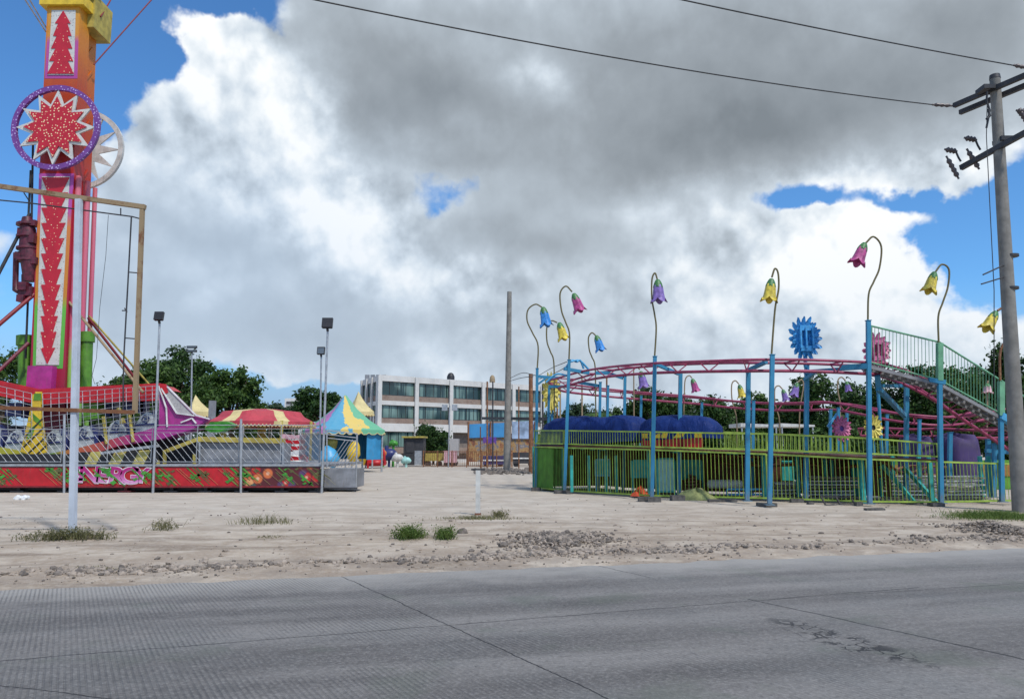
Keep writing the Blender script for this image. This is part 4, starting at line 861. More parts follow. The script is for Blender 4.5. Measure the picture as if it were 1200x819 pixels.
# ---------------- lift stair with railing
lift = thing('lift_stairway', at(1100, 450, 22.5), 'steep grey slatted stairway with tall green railing beside the lift track', 'stairway')
E_ = [at(1020, 427, 22.05), at(1102, 448, 22.35), at(1173, 487, 22.95), at(1215, 510, 23.3)]
T_ = [at(1021, 382, 22.05), at(1101, 401, 22.35), at(1173.3, 446, 22.95), at(1215, 475, 23.3)]
wv = Vector((.25, 1.0, 0))
mb = MB(); fr2 = MB()
for a, b_ in zip(E_, E_[1:]):
    n = int((b_-a).length/.27)
    for k in range(n): p0, p1 = a.lerp(b_, (k+.08)/n), a.lerp(b_, (k+.72)/n); mb.add([p0, p1, p1+wv, p0+wv]+[q+Vector((0, 0, -.04)) for q in (p0, p1, p1+wv, p0+wv)], [(0, 1, 2, 3), (7, 6, 5, 4), (0, 4, 5, 1), (1, 5, 6, 2), (2, 6, 7, 3), (3, 7, 4, 0)])
    for o_ in (Vector((0, 0, -.08)), wv+Vector((0, 0, -.08)), wv*.5+Vector((0, 0, -.09))): fr2.bar(a+o_, b_+o_, .07, .09)
mb.build('slatted_deck', paint('stair_slat', (.13, .12, .125), .7, 0, .4, 6), lift); fr2.build('stringer', 'greydeck', lift)
def bars(mb, a0, a1, t0_, t1_, sp, r, flat=True):
    n = max(2, int((a1-a0).length/sp))
    for k in range(1, n): f = k/n; mb.tube([a0.lerp(a1, f), t0_.lerp(t1_, f)], r, 4, cap=False)
for i in range(3):
    mb = MB(); mb.tube([T_[i], T_[i+1]], .028, 6); mb.tube([E_[i]+Vector((0, 0, .06)), E_[i+1]+Vector((0, 0, .06))], .024, 6); mb.bar(E_[i], T_[i], .05); mb.bar(E_[i+1], T_[i+1], .05)
    p_ = mb.build('railing_section', 'seagreen', lift); mb = MB(); bars(mb, E_[i], E_[i+1], T_[i], T_[i+1], .115, .0095); mb.build('railing_bars', 'seagreen', p_)
for p0, p1 in [((1101, 402, 22.3), (1101, 446, 22.3)), ((1173, 447, 22.9), (1173, 487, 22.9))]:
    mb = MB(); mb.bar(at(*p0), at(*p1), .15); mb.build('railing_post', 'seagreen', lift)
# ---------------- green fence
FL = [(626, 573.5, 31.3), (661, 577, 28.85), (763, 583, 25.75), (900, 586, 24.1), (1018, 590, 22.4), (1100, 590.5, 22.5), (1172, 589, 23.0), (1260, 588, 23.6)]
lowtop = [523.5, 524.5, 527, 532, 538, 541, 543, 545]; uptop = [504.5, 504.5, 506, 508.5, 513.5, 520]; upbot = [519.5, 520, 523.5, 527.5, 531.5, 535]
lab = ['solid looking end section of the low green fence at its far left corner', 'low green fence section between the second and third blue posts', 'low green fence section in front of the teal cabinets and pale panel', 'low green fence section in front of the stacked pale planks', 'low green fence section with two teal diagonal struts behind', 'low green fence section before the purple tarp mound', 'low green fence section passing behind the utility pole']
def fence(i, ytop, ybot, label, name, cat, group, ends=True, mat='lime'):
    (pa, _, Ya), (pb, _, Yb) = FL[i], FL[i+1]
    a0, a1 = at(pa, ybot[0], Ya), at(pb, ybot[1], Yb); t0_, t1_ = at(pa, ytop[0], Ya), at(pb, ytop[1], Yb)
    a0.x = t0_.x = (a0.x+t0_.x)/2; a1.x = t1_.x = (a1.x+t1_.x)/2
    rt = thing(name, (a0+a1)/2, label, cat, group); Lg = (a1-a0).length; ns = max(1, round(Lg/3.2))
    for k in range(ns):
        f0, f1 = k/ns, (k+1)/ns; A0, A1_, T0, T1 = a0.lerp(a1, f0), a0.lerp(a1, f1), t0_.lerp(t1_, f0), t0_.lerp(t1_, f1)
        ins = (A1_-A0).normalized()*.03; A0 += ins; T0 += ins; A1_ -= ins; T1 -= ins
        mb = MB(); mb.bar(A0, A1_, .04, .05); mb.bar(T0, T1, .04, .05); mb.bar(A0, T0, .045); mb.bar(A1_, T1, .045); p_ = mb.build('fence_frame', 'lime', rt)
        mb = MB(); bars(mb, A0, A1_, T0, T1, .118, .0105); mb.build('fence_bars', mat, p_)
for i in range(7):
    yb = (FL[i][1]-2.5, FL[i+1][1]-2.5)
    fence(i, (lowtop[i], lowtop[i+1]), yb, lab[i], 'fence_section', 'fence', 'low green fence round the coaster', mat='green' if i < 1 else 'lime')
lab2 = ['left end of the upper yellow green railing turning the platform corner', 'upper yellow green railing section in front of the left blue tarp mound', 'upper yellow green railing section in front of the red and yellow train', 'upper yellow green railing section before the small purple daisy', 'right end of the upper yellow green railing before the yellow daisy']
for i in range(5): fence(i, (uptop[i], uptop[i+1]), (upbot[i], upbot[i+1]), lab2[i], 'platform_railing', 'railing', 'upper railings of the coaster platform')
# end sheet of fence: green panel seen edge-on
ep = [at(627, 571, 31.2), at(646, 574, 29.85), at(646, 526, 29.85), at(627, 525, 31.2)]
mb = MB(); mb.prism([q+Vector((.06, .05, 0)) for q in ep], (.02, .01, 0)); 
tag(mb.build('green_sheet', 'panelgreen'), 'plain green metal sheet closing the left corner of the coaster fence', 'panel')
# station platform
stn = thing('station_platform', at(760, 527, 26.5), 'narrow brown boarding platform behind the green railings', 'platform')
mb = MB(); dk = []
for (px, _, Y), yy in zip(FL[:6], [521.5, 522, 525, 529, 535, 538]): p = at(px, yy, Y+.06); dk.append(p)
for a, b_ in zip(dk, dk[1:]):
    nn = Vector((-(b_-a).y, (b_-a).x, 0)).normalized()*3.2
    if nn.y < 0: nn = -nn
    mb.prism([a, b_, b_+nn, a+nn], (0, 0, -.07))
mb.build('deck', 'brownbeam', stn)
mb = MB()
n0 = Vector((-(dk[1]-dk[0]).y, (dk[1]-dk[0]).x, 0)).normalized()*3.15
if n0.y < 0: n0 = -n0
q0 = dk[0]+n0; mb.prism([Vector((dk[0].x, dk[0].y, .12)), Vector((q0.x, q0.y, .12)), q0+Vector((0, 0, -.1)), dk[0]+Vector((0, 0, -.1))], (.03, .03, 0))
for i_ in range(0, 5):
    a, b_ = dk[i_], dk[i_+1] if i_ < 4 else dk[5]; nn = Vector((-(b_-a).y, (b_-a).x, 0)).normalized()*3.15
    if nn.y < 0: nn = -nn
    if i_ == 4: b_ = a.lerp(b_, .3)
    p0, p1 = a+nn, b_+nn; mb.prism([Vector((p0.x, p0.y, .12)), Vector((p1.x, p1.y, .12)), p1+Vector((0, 0, -.1)), p0+Vector((0, 0, -.1))], (0, .04, 0))
mb.build('added_shade_boards', 'brownbeam', stn)  # added dark boards that stand in for the shade under the deck
for a in dk: mb = MB(); mb.box((a.x, a.y+.5, a.z/2), (.12, .12, a.z-.1)); mb.build('support_leg', 'teal', stn)
mb = MB()
for k in range(9):
    a = dk[1].lerp(dk[2], k/8) if k < 5 else dk[2].lerp(dk[3], (k-4)/4); mb.bar(a+Vector((0, .1, -.1)), a+Vector((0, 1.2, -.1)), .06)
mb.build('joists', 'teal', stn)
rb0, rb1 = at(846, 506, 28.5), at(1000, 512, 27.5); 
rt = thing('rear_railing', at(920, 520, 28), 'bright lime rear railing seen through the front railing', 'railing')
mb = MB(); a0, a1 = at(846, 525, 28.5), at(1000, 530, 27.5); mb.bar(rb0, rb1, .05); mb.bar(a0, a1, .05); mb.build('frame', 'lime', rt); mb = MB(); bars(mb, a0, a1, rb0, rb1, .14, .022); mb.build('railing_bars', 'lime', rt)
# ---------------- covered trains
def tarp_train(pts, width, label, seed, stripes=True):
    path = resample(smooth_path([at(*p) for p in pts], 8), .18); rng = random.Random(seed); n = len(path); m = 15; vs = []
    zb2 = lambda p: lerp(1.9, 2.1, min(1, max(0, (30-p.y)/4)))
    for i, p in enumerate(path):
        tg = (path[min(i+1, n-1)]-path[max(i-1, 0)]); tg.z = 0; tg.normalize(); sd_ = Vector((tg.y, -tg.x, 0)); e_ = min(i, n-1-i)/5.0; en_ = math.sqrt(max(0.0, 1-(1-min(1, e_))**2))*.95+.05
        humps = 1+.03*math.sin(i*.42+seed)+.02*mn.noise((i*.13, seed, 0)); H = (p.z-zb2(p))*humps*(.55+.45*en_)
        for j in range(m):
            a = math.pi*j/(m-1); ca, sa = math.cos(a), math.sin(a)
            wr = .06*mn.noise((i*.30, j*1.1, seed))+.035*mn.noise((i*1.1, j*.5, seed+9))
            x = (abs(ca)**.6)*(1 if ca > 0 else -1)*width/2*(.45+.55*en_); vs.append(Vector((p.x, p.y, zb2(p)))+sd_*x*(1+wr*2)+Vector((0, 0, H*(sa**.7)*(1+wr)-(.12 if j in (0, m-1) else 0)+.03*mn.noise((i*.6, j, 1)))))
    fs = [(i*m+j, i*m+j+1, (i+1)*m+j+1, (i+1)*m+j) for i in range(n-1) for j in range(m-1)]; fs += [tuple(range(m))[::-1], tuple((n-1)*m+j for j in range(m))]
    c = path[n//2]; tr_ = thing('coaster_train', (c.x, c.y, 1.5), label, 'coaster train', 'covered coaster trains')
    mb = MB(); mb.add(vs, fs, 0, True); mb.build('tarp', 'tarp', tr_)
    if stripes:
        for (z0, z1, mt, nm, off) in [(1.66, 1.99, 'red', 'body', .47), (1.995, 2.16, 'yellow', 'yellow_band', .50)]:
            mb = MB(); 
            for i in range(2, n-6, 4):
                a, b_ = path[i], path[min(i+4, n-1)]; nn = Vector(((b_-a).y, -(b_-a).x, 0)).normalized()
                if nn.y > 0: nn = -nn
                a2, b2 = a+nn*off*width, b_+nn*off*width; mb.add([(a2.x, a2.y, z0), (b2.x, b2.y, z0), (b2.x, b2.y, z1), (a2.x, a2.y, z1), (a2.x, a2.y+.5, z0), (b2.x, b2.y+.5, z0), (b2.x, b2.y+.5, z1), (a2.x, a2.y+.5, z1)], [(0, 1, 2, 3), (7, 6, 5, 4), (3, 2, 6, 7), (0, 4, 5, 1)])
            mb.build(nm, mt, tr_)
    return tr_
M['tarp'], t, b = newmat('blue_tarp'); o = t.new('ShaderNodeNewGeometry').outputs['Position']
t.inp(b.inputs['Base Color'], t.mix(t.noise(o, 2.2, 5, .6), (.005, .016, .085), (.014, .042, .20))); b.inputs['Roughness'].default_value = .6; b.inputs['Specular IOR Level'].default_value = .15
bn = t.new('ShaderNodeBump'); bn.inputs['Strength'].default_value = 1.0; bn.inputs['Distance'].default_value = .12
t.inp(bn.inputs['Height'], t.math('ADD', t.noise(t.vec('MULTIPLY', o, (1, 1, .35)), 2.6, 4, .6, 1.2), t.math('MULTIPLY', t.voro(t.vec('MULTIPLY', o, (1, 1, .5)), 2.0, feature='DISTANCE_TO_EDGE'), .5))); t.l.new(bn.outputs[0], b.inputs['Normal'])
tarp_train([(644, 495, 31.6), (665, 489, 30.6), (700, 488, 29.3), (735, 487, 28.2), (757, 490, 27.5)], 1.5, 'long blue tarp covered coaster train in the left half of the station', 3, False)
tarp_train([(756, 491, 27.4), (775, 487, 26.9), (800, 486, 26.4), (825, 488, 25.9), (849, 493, 25.6)], 1.5, 'rounded blue tarp covered train with red and yellow side on the right', 8)
# ---------------- things under the platform
def cabinet(px0, py0, px1, py1, Y, mats, label, dep=.5, name='machine_cabinet', cat='cabinet', leg=True):
    a, b_ = at(px0, py0, Y), at(px1, py1, Y); c = thing(name, ((a.x+b_.x)/2, Y+dep/2, 0), label, cat)
    z1, z0 = a.z, max(.06, b_.z)
    mb = MB(); mb.box(((a.x+b_.x)/2, Y+dep/2, (z0+z1)/2), (b_.x-a.x, dep, z1-z0)); mb.build('body', mats[0], c)
    mb = MB(); w_ = .045
    for x in (a.x, b_.x): mb.box((x, Y-.01, (z1+.04)/2+.02), (w_, w_, z1))
    mb.box(((a.x+b_.x)/2, Y-.01, z1+.02), (b_.x-a.x+w_, w_, w_)); mb.box(((a.x+b_.x)/2, Y-.012, z0+.03), (b_.x-a.x-w_, w_, w_)); mb.build('frame', mats[1], c)
    return c
cabinet(698, 539, 715, 558, 28.4, ('teal', 'bluelight'), 'teal metal cabinet in the middle of the left fence section'); cabinet(741, 540, 759, 560, 27, ('teal', 'teal'), 'teal metal cabinet directly above the orange cloth')
cabinet(770, 538, 791, 577, 26.2, ('tealpale', 'teal'), 'pale turquoise panel in a teal frame right of the third blue post'); cabinet(793, 540, 823, 562, 27.0, ('teal', 'teal'), 'wide dark teal cabinet above the brown coil')
for k, (px0, px1, py, Y, lb) in enumerate([(910, 930, 541, 27.4, 'narrow teal cabinet behind the fence right of the fourth blue post')]): cabinet(px0, py, px1, py+22, Y, ('teal', 'teal'), lb)
p = at(749, 572, 26.35); mb = MB(); cl = []
for k in range(26):
    for j in range(8):
        r_ = j/7; an = k/26*6.283; h_ = .30*(1-r_**1.3)*(1+.4*mn.noise((math.cos(an)*2, math.sin(an)*2, r_*3))); cl.append((p.x+math.cos(an)*.36*r_+.05, p.y+math.sin(an)*.25*r_, .06+max(0, h_)))
mb.add(cl, [(k*8+j, k*8+j+1, ((k+1) % 26)*8+j+1, ((k+1) % 26)*8+j) for k in range(26) for j in range(7)], 0, True); tag(mb.build('orange_cloth', 'cloth'), 'crumpled bright orange cloth lying behind the fence by the third blue post', 'cloth')
mb = MB(); p = gnd(812, 571)
p = Vector((at(812, 570, 26.4).x, 26.4, 0)); curvetube(mb, [(p.x+.33*math.cos(k*.9)*(1-.02*k), p.y+.1+.25*math.sin(k*.9), .12+.016*k) for k in range(40)], .045, 6, 3); tag(mb.build('rope_coil', 'brownbeam'), 'brown coil of thick hose behind the fence', 'hose')
mb = MB(); mb.tube([at(829, 567, 26.3), at(831, 567, 26.3), at(868, 567, 26.0), at(870, 567, 26.0)], [.08, .15, .15, .08], 14); tag(mb.build('white_tank', 'offwhite'), 'white horizontal pipe lying on supports behind the fence', 'pipe')
bb = thing('steel_stand', at(872, 577, 25.5), 'low light blue steel frame on the ground behind the fourth post', 'steel frame')
mb = MB()
for yy in (573, 579): mb.bar(at(852, yy, 25.6), at(895, yy, 25.2), .06)
for xx in (852, 866, 880, 895): mb.bar(at(xx, 573, 25.5), at(xx, 580, 25.5), .05)
mb.build('frame', 'bluelight', bb)
mb = MB(); vs = []; p = Vector((at(822, 580, 24.3).x, 25.0, 0))
for k in range(30):
    for j in range(8): r_ = j/7; an = k/30*6.283; vs.append((p.x+math.cos(an)*.75*r_, p.y+math.sin(an)*.5*r_, .03+max(0, .30*(1-r_**2)*(1+.5*mn.noise((math.cos(an)*2, math.sin(an)*2, r_*2))))))
mb.add(vs, [(k*8+j, k*8+j+1, ((k+1) % 30)*8+j+1, ((k+1) % 30)*8+j) for k in range(30) for j in range(7)], 0, True); tag(mb.build('folded_mat', paint('olive_mat', (.24, .26, .10), .85, 0, .35, 6)), 'rumpled olive green mat heaped under the fence', 'mat')
rr_ = random.Random(5)
for (x0, x1, y0, Y0, n, lb) in [(945, 1003, 583, 25.0, 7, 'pile of pale planks behind the fence left of the fifth post'), (1035, 1095, 583, 25.2, 7, 'pile of pale planks behind the two teal diagonal struts'), (1106, 1150, 584, 25.0, 7, 'pile of pale planks under the purple tarp mound'), (905, 938, 581, 25.6, 5, 'short pile of pale planks next to the narrow teal cabinet')]:
    pl = thing('plank_pile', at((x0+x1)/2, y0, Y0), lb, 'planks', 'plank piles inside the coaster fence')
    for k in range(n):
        for q in range(3):
            a = at(x0+rr_.uniform(-3, 5), 560, Y0+q*.5); b_ = at(x1+rr_.uniform(-5, 3), 560, Y0+q*.5+rr_.uniform(-.15, .15)); z = .08+k*.105
            mb = MB(); mb.bar((a.x, a.y, z), (b_.x, b_.y, z+rr_.uniform(-.02, .02)), .20, .05); mb.build('plank', 'offwhite' if (k+q) % 3 else 'wood', pl)
# purple tarp mound
def mound(px0, px1, pyt, Y, zb_, mat, label):
    a, b_ = at(px0, pyt, Y), at(px1, pyt, Y); cx = (a.x+b_.x)/2; hw = (b_.x-a.x)/2; mb = MB(); vs = []
    for j in range(12):
        f = j/11
        for k in range(36):
            an = k/36*6.283; sq = (abs(math.cos(an))**4+abs(math.sin(an))**4)**-.25; rr2 = (1-.30*f**2) if f < .8 else (1-.192)*(1-(f-.8)/.2)*1.0
            wv_ = 1+.07*mn.noise((math.cos(an)*3, math.sin(an)*3, f*2)); zz = zb_+(a.z-zb_)*min(1, f/.8)*(1+.10*mn.noise((math.cos(an)*1.5, f, an*.3)))+( .12*(f-.8)/.2 if f > .8 else 0)
            vs.append((cx+hw*sq*math.cos(an)*rr2*wv_, Y+1.0+1.0*sq*math.sin(an)*rr2*wv_, zz))
    mb.add(vs, [(j*36+k, j*36+(k+1) % 36, (j+1)*36+(k+1) % 36, (j+1)*36+k) for j in range(11) for k in range(36)], 0, True)
    return tag(mb.build('tarp_mound', mat), label, 'covered load')
M['purptarp'] = paint('purple_tarp', (.05, .03, .11), .75, 0, .3, 1.5, .3)
mound(1117, 1157, 512, 27.6, .05, 'purptarp', 'tall dark purple tarp covering something beneath the stairway'); mound(1076, 1101, 514, 28.4, .05, 'purptarp', 'smaller blue purple tarp heap left of the tall purple tarp')
# background low wall + stalls seen through the coaster
bw = thing('painted_barrier', at(1110, 560, 31), 'long low green and orange painted barrier behind the coaster', 'barrier')
mb = MB(); a, b_ = at(1000, 541, 31.5), at(1260, 556, 30.5); L2 = 8
for k in range(L2):
    p0, p1 = a.lerp(b_, k/L2), a.lerp(b_, (k+.96)/L2); mb.box(((p0.x+p1.x)/2, 31.2, .62), (p1.x-p0.x, .08, 1.15))
mb.build('green_board', 'panelgreen', bw); mb = MB(); mb.box(((a.x+b_.x)/2, 31.14, .78), (b_.x-a.x, .03, .45)); mb.build('orange_board', paint('faded_orange', (.35, .16, .03), .6, 0, .4, 2), bw)
# ---------------- flower signs
def daisy(px, py, wpx, hpx, Y, mat, npet, label, frame=True, cmat=None, polefoot=None, turn=1.0):
    c = at(px, py, Y); hw = wpx/F*Y/2; hh = hpx/F*Y/2
    rt = thing('flower_sign', Vector((c.x, Y, 0 if polefoot is None else c.z-hh)), label, 'flower sign', 'daisy shaped signs on the coaster')
    mb = MB(); rng = random.Random(int(px))
    for ringk, (r0, sc, yo) in enumerate([(.45, 1.03, 0), (.36, .82, -.05)]):
        for k in range(npet):
            an = (k+.5*ringk)*2*math.pi/npet; ca, sa = math.cos(an), math.sin(an); r1 = sc*(1+rng.uniform(-.05, .05)); wd = 2.0*math.pi*.75/npet*.80
            pts = []
            for (tt, ww) in [(0, .4), (.35, .75), (.62, 1.0), (.80, .85), (.92, .5), (1.0, .08), (1.0, -.08), (.92, -.5), (.80, -.85), (.62, -1.0), (.35, -.75), (0, -.4)]:
                rad = lerp(r0*.6, r1, tt); pts.append((c.x+(ca*rad-sa*wd*ww*.5)*hw, Y+yo+(-.06 if tt > .8 else 0), c.z+(sa*rad+ca*wd*ww*.5)*hh))
            mb.prism(pts, (0, .035, 0))
    mb.build('petals', mat, rt)
    mb = MB(); mb.prism([(c.x+hw*.5*math.cos(k*.314), Y+.0, c.z+hh*.55*math.sin(k*.314)) for k in range(20)], (0, .08, 0)); ct = mb.build('centre', cmat or mat, rt)
    if frame:
        mb = MB(); w1, h1 = hw*.36, hh*.45
        for q in ((-w1, -h1, w1, -h1), (-w1, h1, w1, h1), (-w1, -h1, -w1, h1), (w1, -h1, w1, h1), (-.02, -h1, -.02, h1)): mb.bar((c.x+q[0], Y-.14, c.z+q[1]), (c.x+q[2], Y-.14, c.z+q[3]), .05, .16)
        mb.build('centre_frame', mat, rt)
    mb = MB(); mb.tube([(c.x+.03, Y+.12, 0.1 if polefoot is None else polefoot), (c.x+.03, Y+.12, c.z+hh*.4)], .06, 8); mb.build('pole', 'blue', rt)
    return rt
daisy(943, 397, 39, 54, 23.4, 'petblue', 16, 'large bright blue daisy sign standing above the pink track', polefoot=at(943, 430, 23.4).z)
daisy(1027, 411, 34, 42, 27.5, 'petpink', 14, 'faded pink daisy sign behind the top of the green stair railing', cmat='petpink')
daisy(646, 460, 22, 50, 33.0, 'petyel', 16, 'tall yellow daisy sign beside the left turn of the track', frame=False)
daisy(986, 502, 23, 30, 29.0, 'petpink', 13, 'small magenta daisy sign low among the blue posts', cmat='purple', frame=False)
daisy(1023, 501, 22, 30, 26.5, 'petyel', 12, 'small yellow and white daisy sign with grey centre right of the fifth post', cmat='darksteel', frame=False)
# ---------------- flower lamps
def flower(path, Y, b0_, b1_, mat, label, thick=.028, foot=None, rod='oliverod', wd=.66, Ys=None):
    pts = [at(px, py, Y) for px, py in path]
    if foot is not None: pts = [Vector((pts[0].x, Y, foot))]+pts
    rt = thing('flower_lamp', pts[0], label, 'flower lamp', 'drooping bell flower lamps on the coaster')
    mb = MB(); mb.tube(smooth_path(pts, 6), thick, 8); mb.build('curved_rod', rod, rt)
    a, b_ = at(*b0_, Y), at(*b1_, Y); ax = (b_-a); L = ax.length; ax.normalize(); ref = Vector((0, 1, 0)); x = ax.cross(ref).normalized(); y = ax.cross(x)
    n = 30; prof = [(0, .10), (.10, .20), (.22, .29), (.40, .34), (.60, .36), (.80, .39), (.93, .44), (1.0, .51)]; vs = []
    for j, (tt, rr3) in enumerate(prof):
        for k in range(n):
            an = k/n*6.283; pet = abs(math.cos(an*2.5)); flare = 1+(.16*(1-pet) if False else .12*pet)*max(0, (tt-.5)*2); tl = tt-(.20*(1-pet) if tt > .95 else (.07*(1-pet) if tt > .85 else 0))
            vs.append(a+ax*L*tl+(x*math.cos(an)+y*math.sin(an))*L*rr3*flare*wd*(1+.06*math.cos(an*5)))
    mb = MB(); mb.add(vs, [(j*n+k, j*n+(k+1) % n, (j+1)*n+(k+1) % n, (j+1)*n+k) for j in range(len(prof)-1) for k in range(n)], 0, True); bell = mb.build('bell_shade', mat, rt)
    vs = []; pr2 = [(-.06, .03), (-.04, .10), (.04, .17), (.14, .235), (.26, .29)]
    for j, (tt, rr3) in enumerate(pr2):
        for k in range(n):
            an = k/n*6.283; pet = abs(math.cos(an*2.5)); tl = tt+(.10*pet if j == 4 else 0); vs.append(a+ax*L*tl+(x*math.cos(an)+y*math.sin(an))*L*(rr3+.03)*wd*1.04)
    mb = MB(); mb.add(vs, [(j*n+k, j*n+(k+1) % n, (j+1)*n+(k+1) % n, (j+1)*n+k) for j in range(4) for k in range(n)]+[tuple(range(n))], 0, True); mb.build('calyx', 'calyx', rt)
    mb = MB(); mb.tube([a+ax*L*.2, a+ax*L*.55, a+ax*L*.72], [.03, .05, .03], 8); mb.build('bulb', 'offwhite', rt)
    return rt
flower([(629.5, 434), (630.5, 405), (624, 390), (617.8, 376), (618.8, 363), (627.4, 356.6), (635, 360)], 31.2, (636.5, 361), (640.5, 383), 'bellblu', 'blue bell lamp leftmost above the coaster', .03)
flower([(649.6, 470), (649, 425), (645, 412), (641, 400), (641, 383), (646, 376), (653, 378)], 31.8, (655.5, 379), (661, 399), 'bellyel', 'yellow bell lamp just right of the leftmost blue one', .03, 0)
flower([(666.7, 424), (667.4, 392), (663, 378), (658, 364), (656.4, 344), (663, 335.4), (670.5, 342)], 28.7, (672.5, 345), (680, 366), 'bellmag', 'magenta bell lamp above the left bend of the track', .03)
flower([(698, 470), (697.4, 430), (693.5, 418), (690.6, 410), (689.6, 396), (693.5, 390), (698, 393)], 33.2, (699, 394), (704.5, 412), 'bellblu', 'smaller blue bell lamp above the track next to the magenta one', .03, 0)
flower([(767, 420), (769, 385), (767, 368), (764, 350), (764, 328), (767.5, 320), (770.5, 328)], 24.9, (770.8, 329), (772, 355), 'bellpur', 'purple bell lamp on the third blue post', .028)
flower([(904, 417), (907, 376), (909, 357), (912.5, 338), (911.8, 320), (908, 315), (904.5, 325)], 21.6, (904, 328), (901, 354), 'bellyel', 'yellow bell lamp high on the fourth blue post left of the blue daisy', .028)
flower([(1017, 377), (1018, 345), (1024, 330), (1030.6, 314), (1032.7, 289), (1023.6, 277.5), (1014.5, 285)], 22.0, (1013, 286), (1003.5, 310), 'bellmag', 'magenta bell lamp highest of all at the top of the stairway', .028)
flower([(1100, 402), (1099.6, 371), (1105, 354), (1110.8, 336), (1112, 316), (1103.7, 310), (1096, 319)], 22.3, (1095, 320), (1088, 343), 'bellyel', 'yellow bell lamp on the stair post in front of white cloud', .028)
flower([(1172, 446), (1172, 414), (1178, 399), (1185, 384), (1186, 369), (1178, 360), (1169, 364)], 22.9, (1167, 366), (1155.5, 387), 'bellyel', 'yellow bell lamp partly behind the utility pole', .035, rod='rusttube')
flower([(743, 500), (742.7, 440), (742.5, 434), (745.5, 430), (750, 433)], 33.0, (751, 436), (755, 455), 'bellpur', 'small purple bell lamp hanging under the pink track left part', .028, 0, 'tan', .66)
flower([(801.5, 490), (802, 463), (803, 445), (807.5, 440), (811, 443)], 34.5, (811.5, 444.5), (816, 459.5), 'bellmag', 'small magenta bell lamp between the two pink tracks', .028, 0, 'tan', .66)
flower([(864, 520), (863, 490), (858, 469), (857.5, 451), (861.5, 446), (866, 450)], 33.5, (866.5, 451.5), (870, 466), 'bellyel', 'small yellow bell lamp between the tracks left of the fourth post', .028, 0, 'tan', .66)
flower([(914, 510), (913, 490), (908.5, 474), (908, 456), (912.5, 452), (917, 456)], 33.0, (917.5, 457), (921.5, 470), 'bellpur', 'small purple bell lamp just right of the fourth post drooping right', .028, 0, 'tan', .66)
flower([(937, 515), (937.5, 480), (941.5, 452), (939, 445), (935, 448)], 32.0, (934.5, 449.5), (930, 465), 'bellpur', 'small purple bell lamp under the blue daisy drooping left', .028, 0, 'tan', .66)
flower([(985, 500), (984.5, 473), (982, 459), (982, 446), (986, 442), (991, 446)], 31.0, (992, 447.5), (994.5, 459), 'bellpur', 'small pale purple bell lamp over the dark trees left of the stairway', .028, 0, 'tan', .7)
flower([(1156.5, 520), (1157, 480), (1157, 456), (1157, 450), (1158, 446)], 29.0, (1157.5, 450), (1157.5, 461), 'bellpink', 'tiny pale pink bell lamp seen through the stair railing', .03, 0, 'tan', 1.0)
for (x0, y0, x1, y1, Y) in [(1080, 440, 1077, 520, 30.5), (1084, 470, 1083, 530, 30.6), (1112, 442, 1113, 530, 31)]: pass
# blocks under posts / along the fence
bl = [(757, 588.5, .42, .30, .16, 'dark concrete block left under the third blue post'), (768, 589.5, .40, .3, .18, 'dark concrete block right under the third blue post'), (795, 588, .40, .3, .20, 'dark concrete block between the third post and the long dark board'), (848, 589, .85, .25, .10, 'long dark board on the ground in front of the fence'), (901, 594.8, .50, .4, .13, 'flat dark block under the fourth blue post'), (936, 590, .36, .3, .15, 'dark block near the fence right of the fourth post'), (951, 592, .16, .16, .10, 'tiny dark block on the dirt near the fence'), (660, 579, .6, .4, .14, 'dark flat block under the second blue post'), (628, 576, .35, .3, .16, 'dark block under the left fence corner'), (1008, 594, .18, .2, .14, 'small dark block left of the fifth blue post'), (1027, 599, .50, .2, .08, 'dark plank offcut lying on the dirt right of the fifth post'), (1101, 594.5, .34, .34, .12, 'dark block under the stair railing post'), (1142, 590, .9, .2, .08, 'long dark sleeper under the fence below the purple tarp'), (1072, 592, .5, .3, .1, 'dark block under the fence below the teal diagonals')]
for (px, py, sx, sy, sz, lb) in bl:
    p = gnd(px, py); mb = MB(); mb.box((p.x, p.y+sy/2, sz/2-.005), (sx, sy, sz), rz=random.uniform(-.15, .15))
    v2 = [(x+random.uniform(-.012, .012), y+random.uniform(-.012, .012), z+random.uniform(-.008, .008)) for x, y, z in mb.v]; mb.v = v2
    tag(mb.build('footing_block' if 'block' in lb else 'wooden_board', 'block'), lb, 'block' if 'block' in lb else 'board', 'packing blocks and boards under the coaster')
q = gnd(986, 593); mb = MB()
for a, b_ in [((-.45, 0, .03), (.45, .1, .03)), ((-.45, 0, .03), (-.45, .3, .26)), ((-.45, .3, .26), (.45, .4, .24)), ((.45, .1, .03), (.45, .4, .24)), ((0, 0.05, .03), (0, .35, .25))]: mb.bar(q+Vector(a), q+Vector(b_), .04)
tag(mb.build('metal_rack', 'darksteel'), 'small open dark metal rack on the dirt before the fifth post', 'rack')
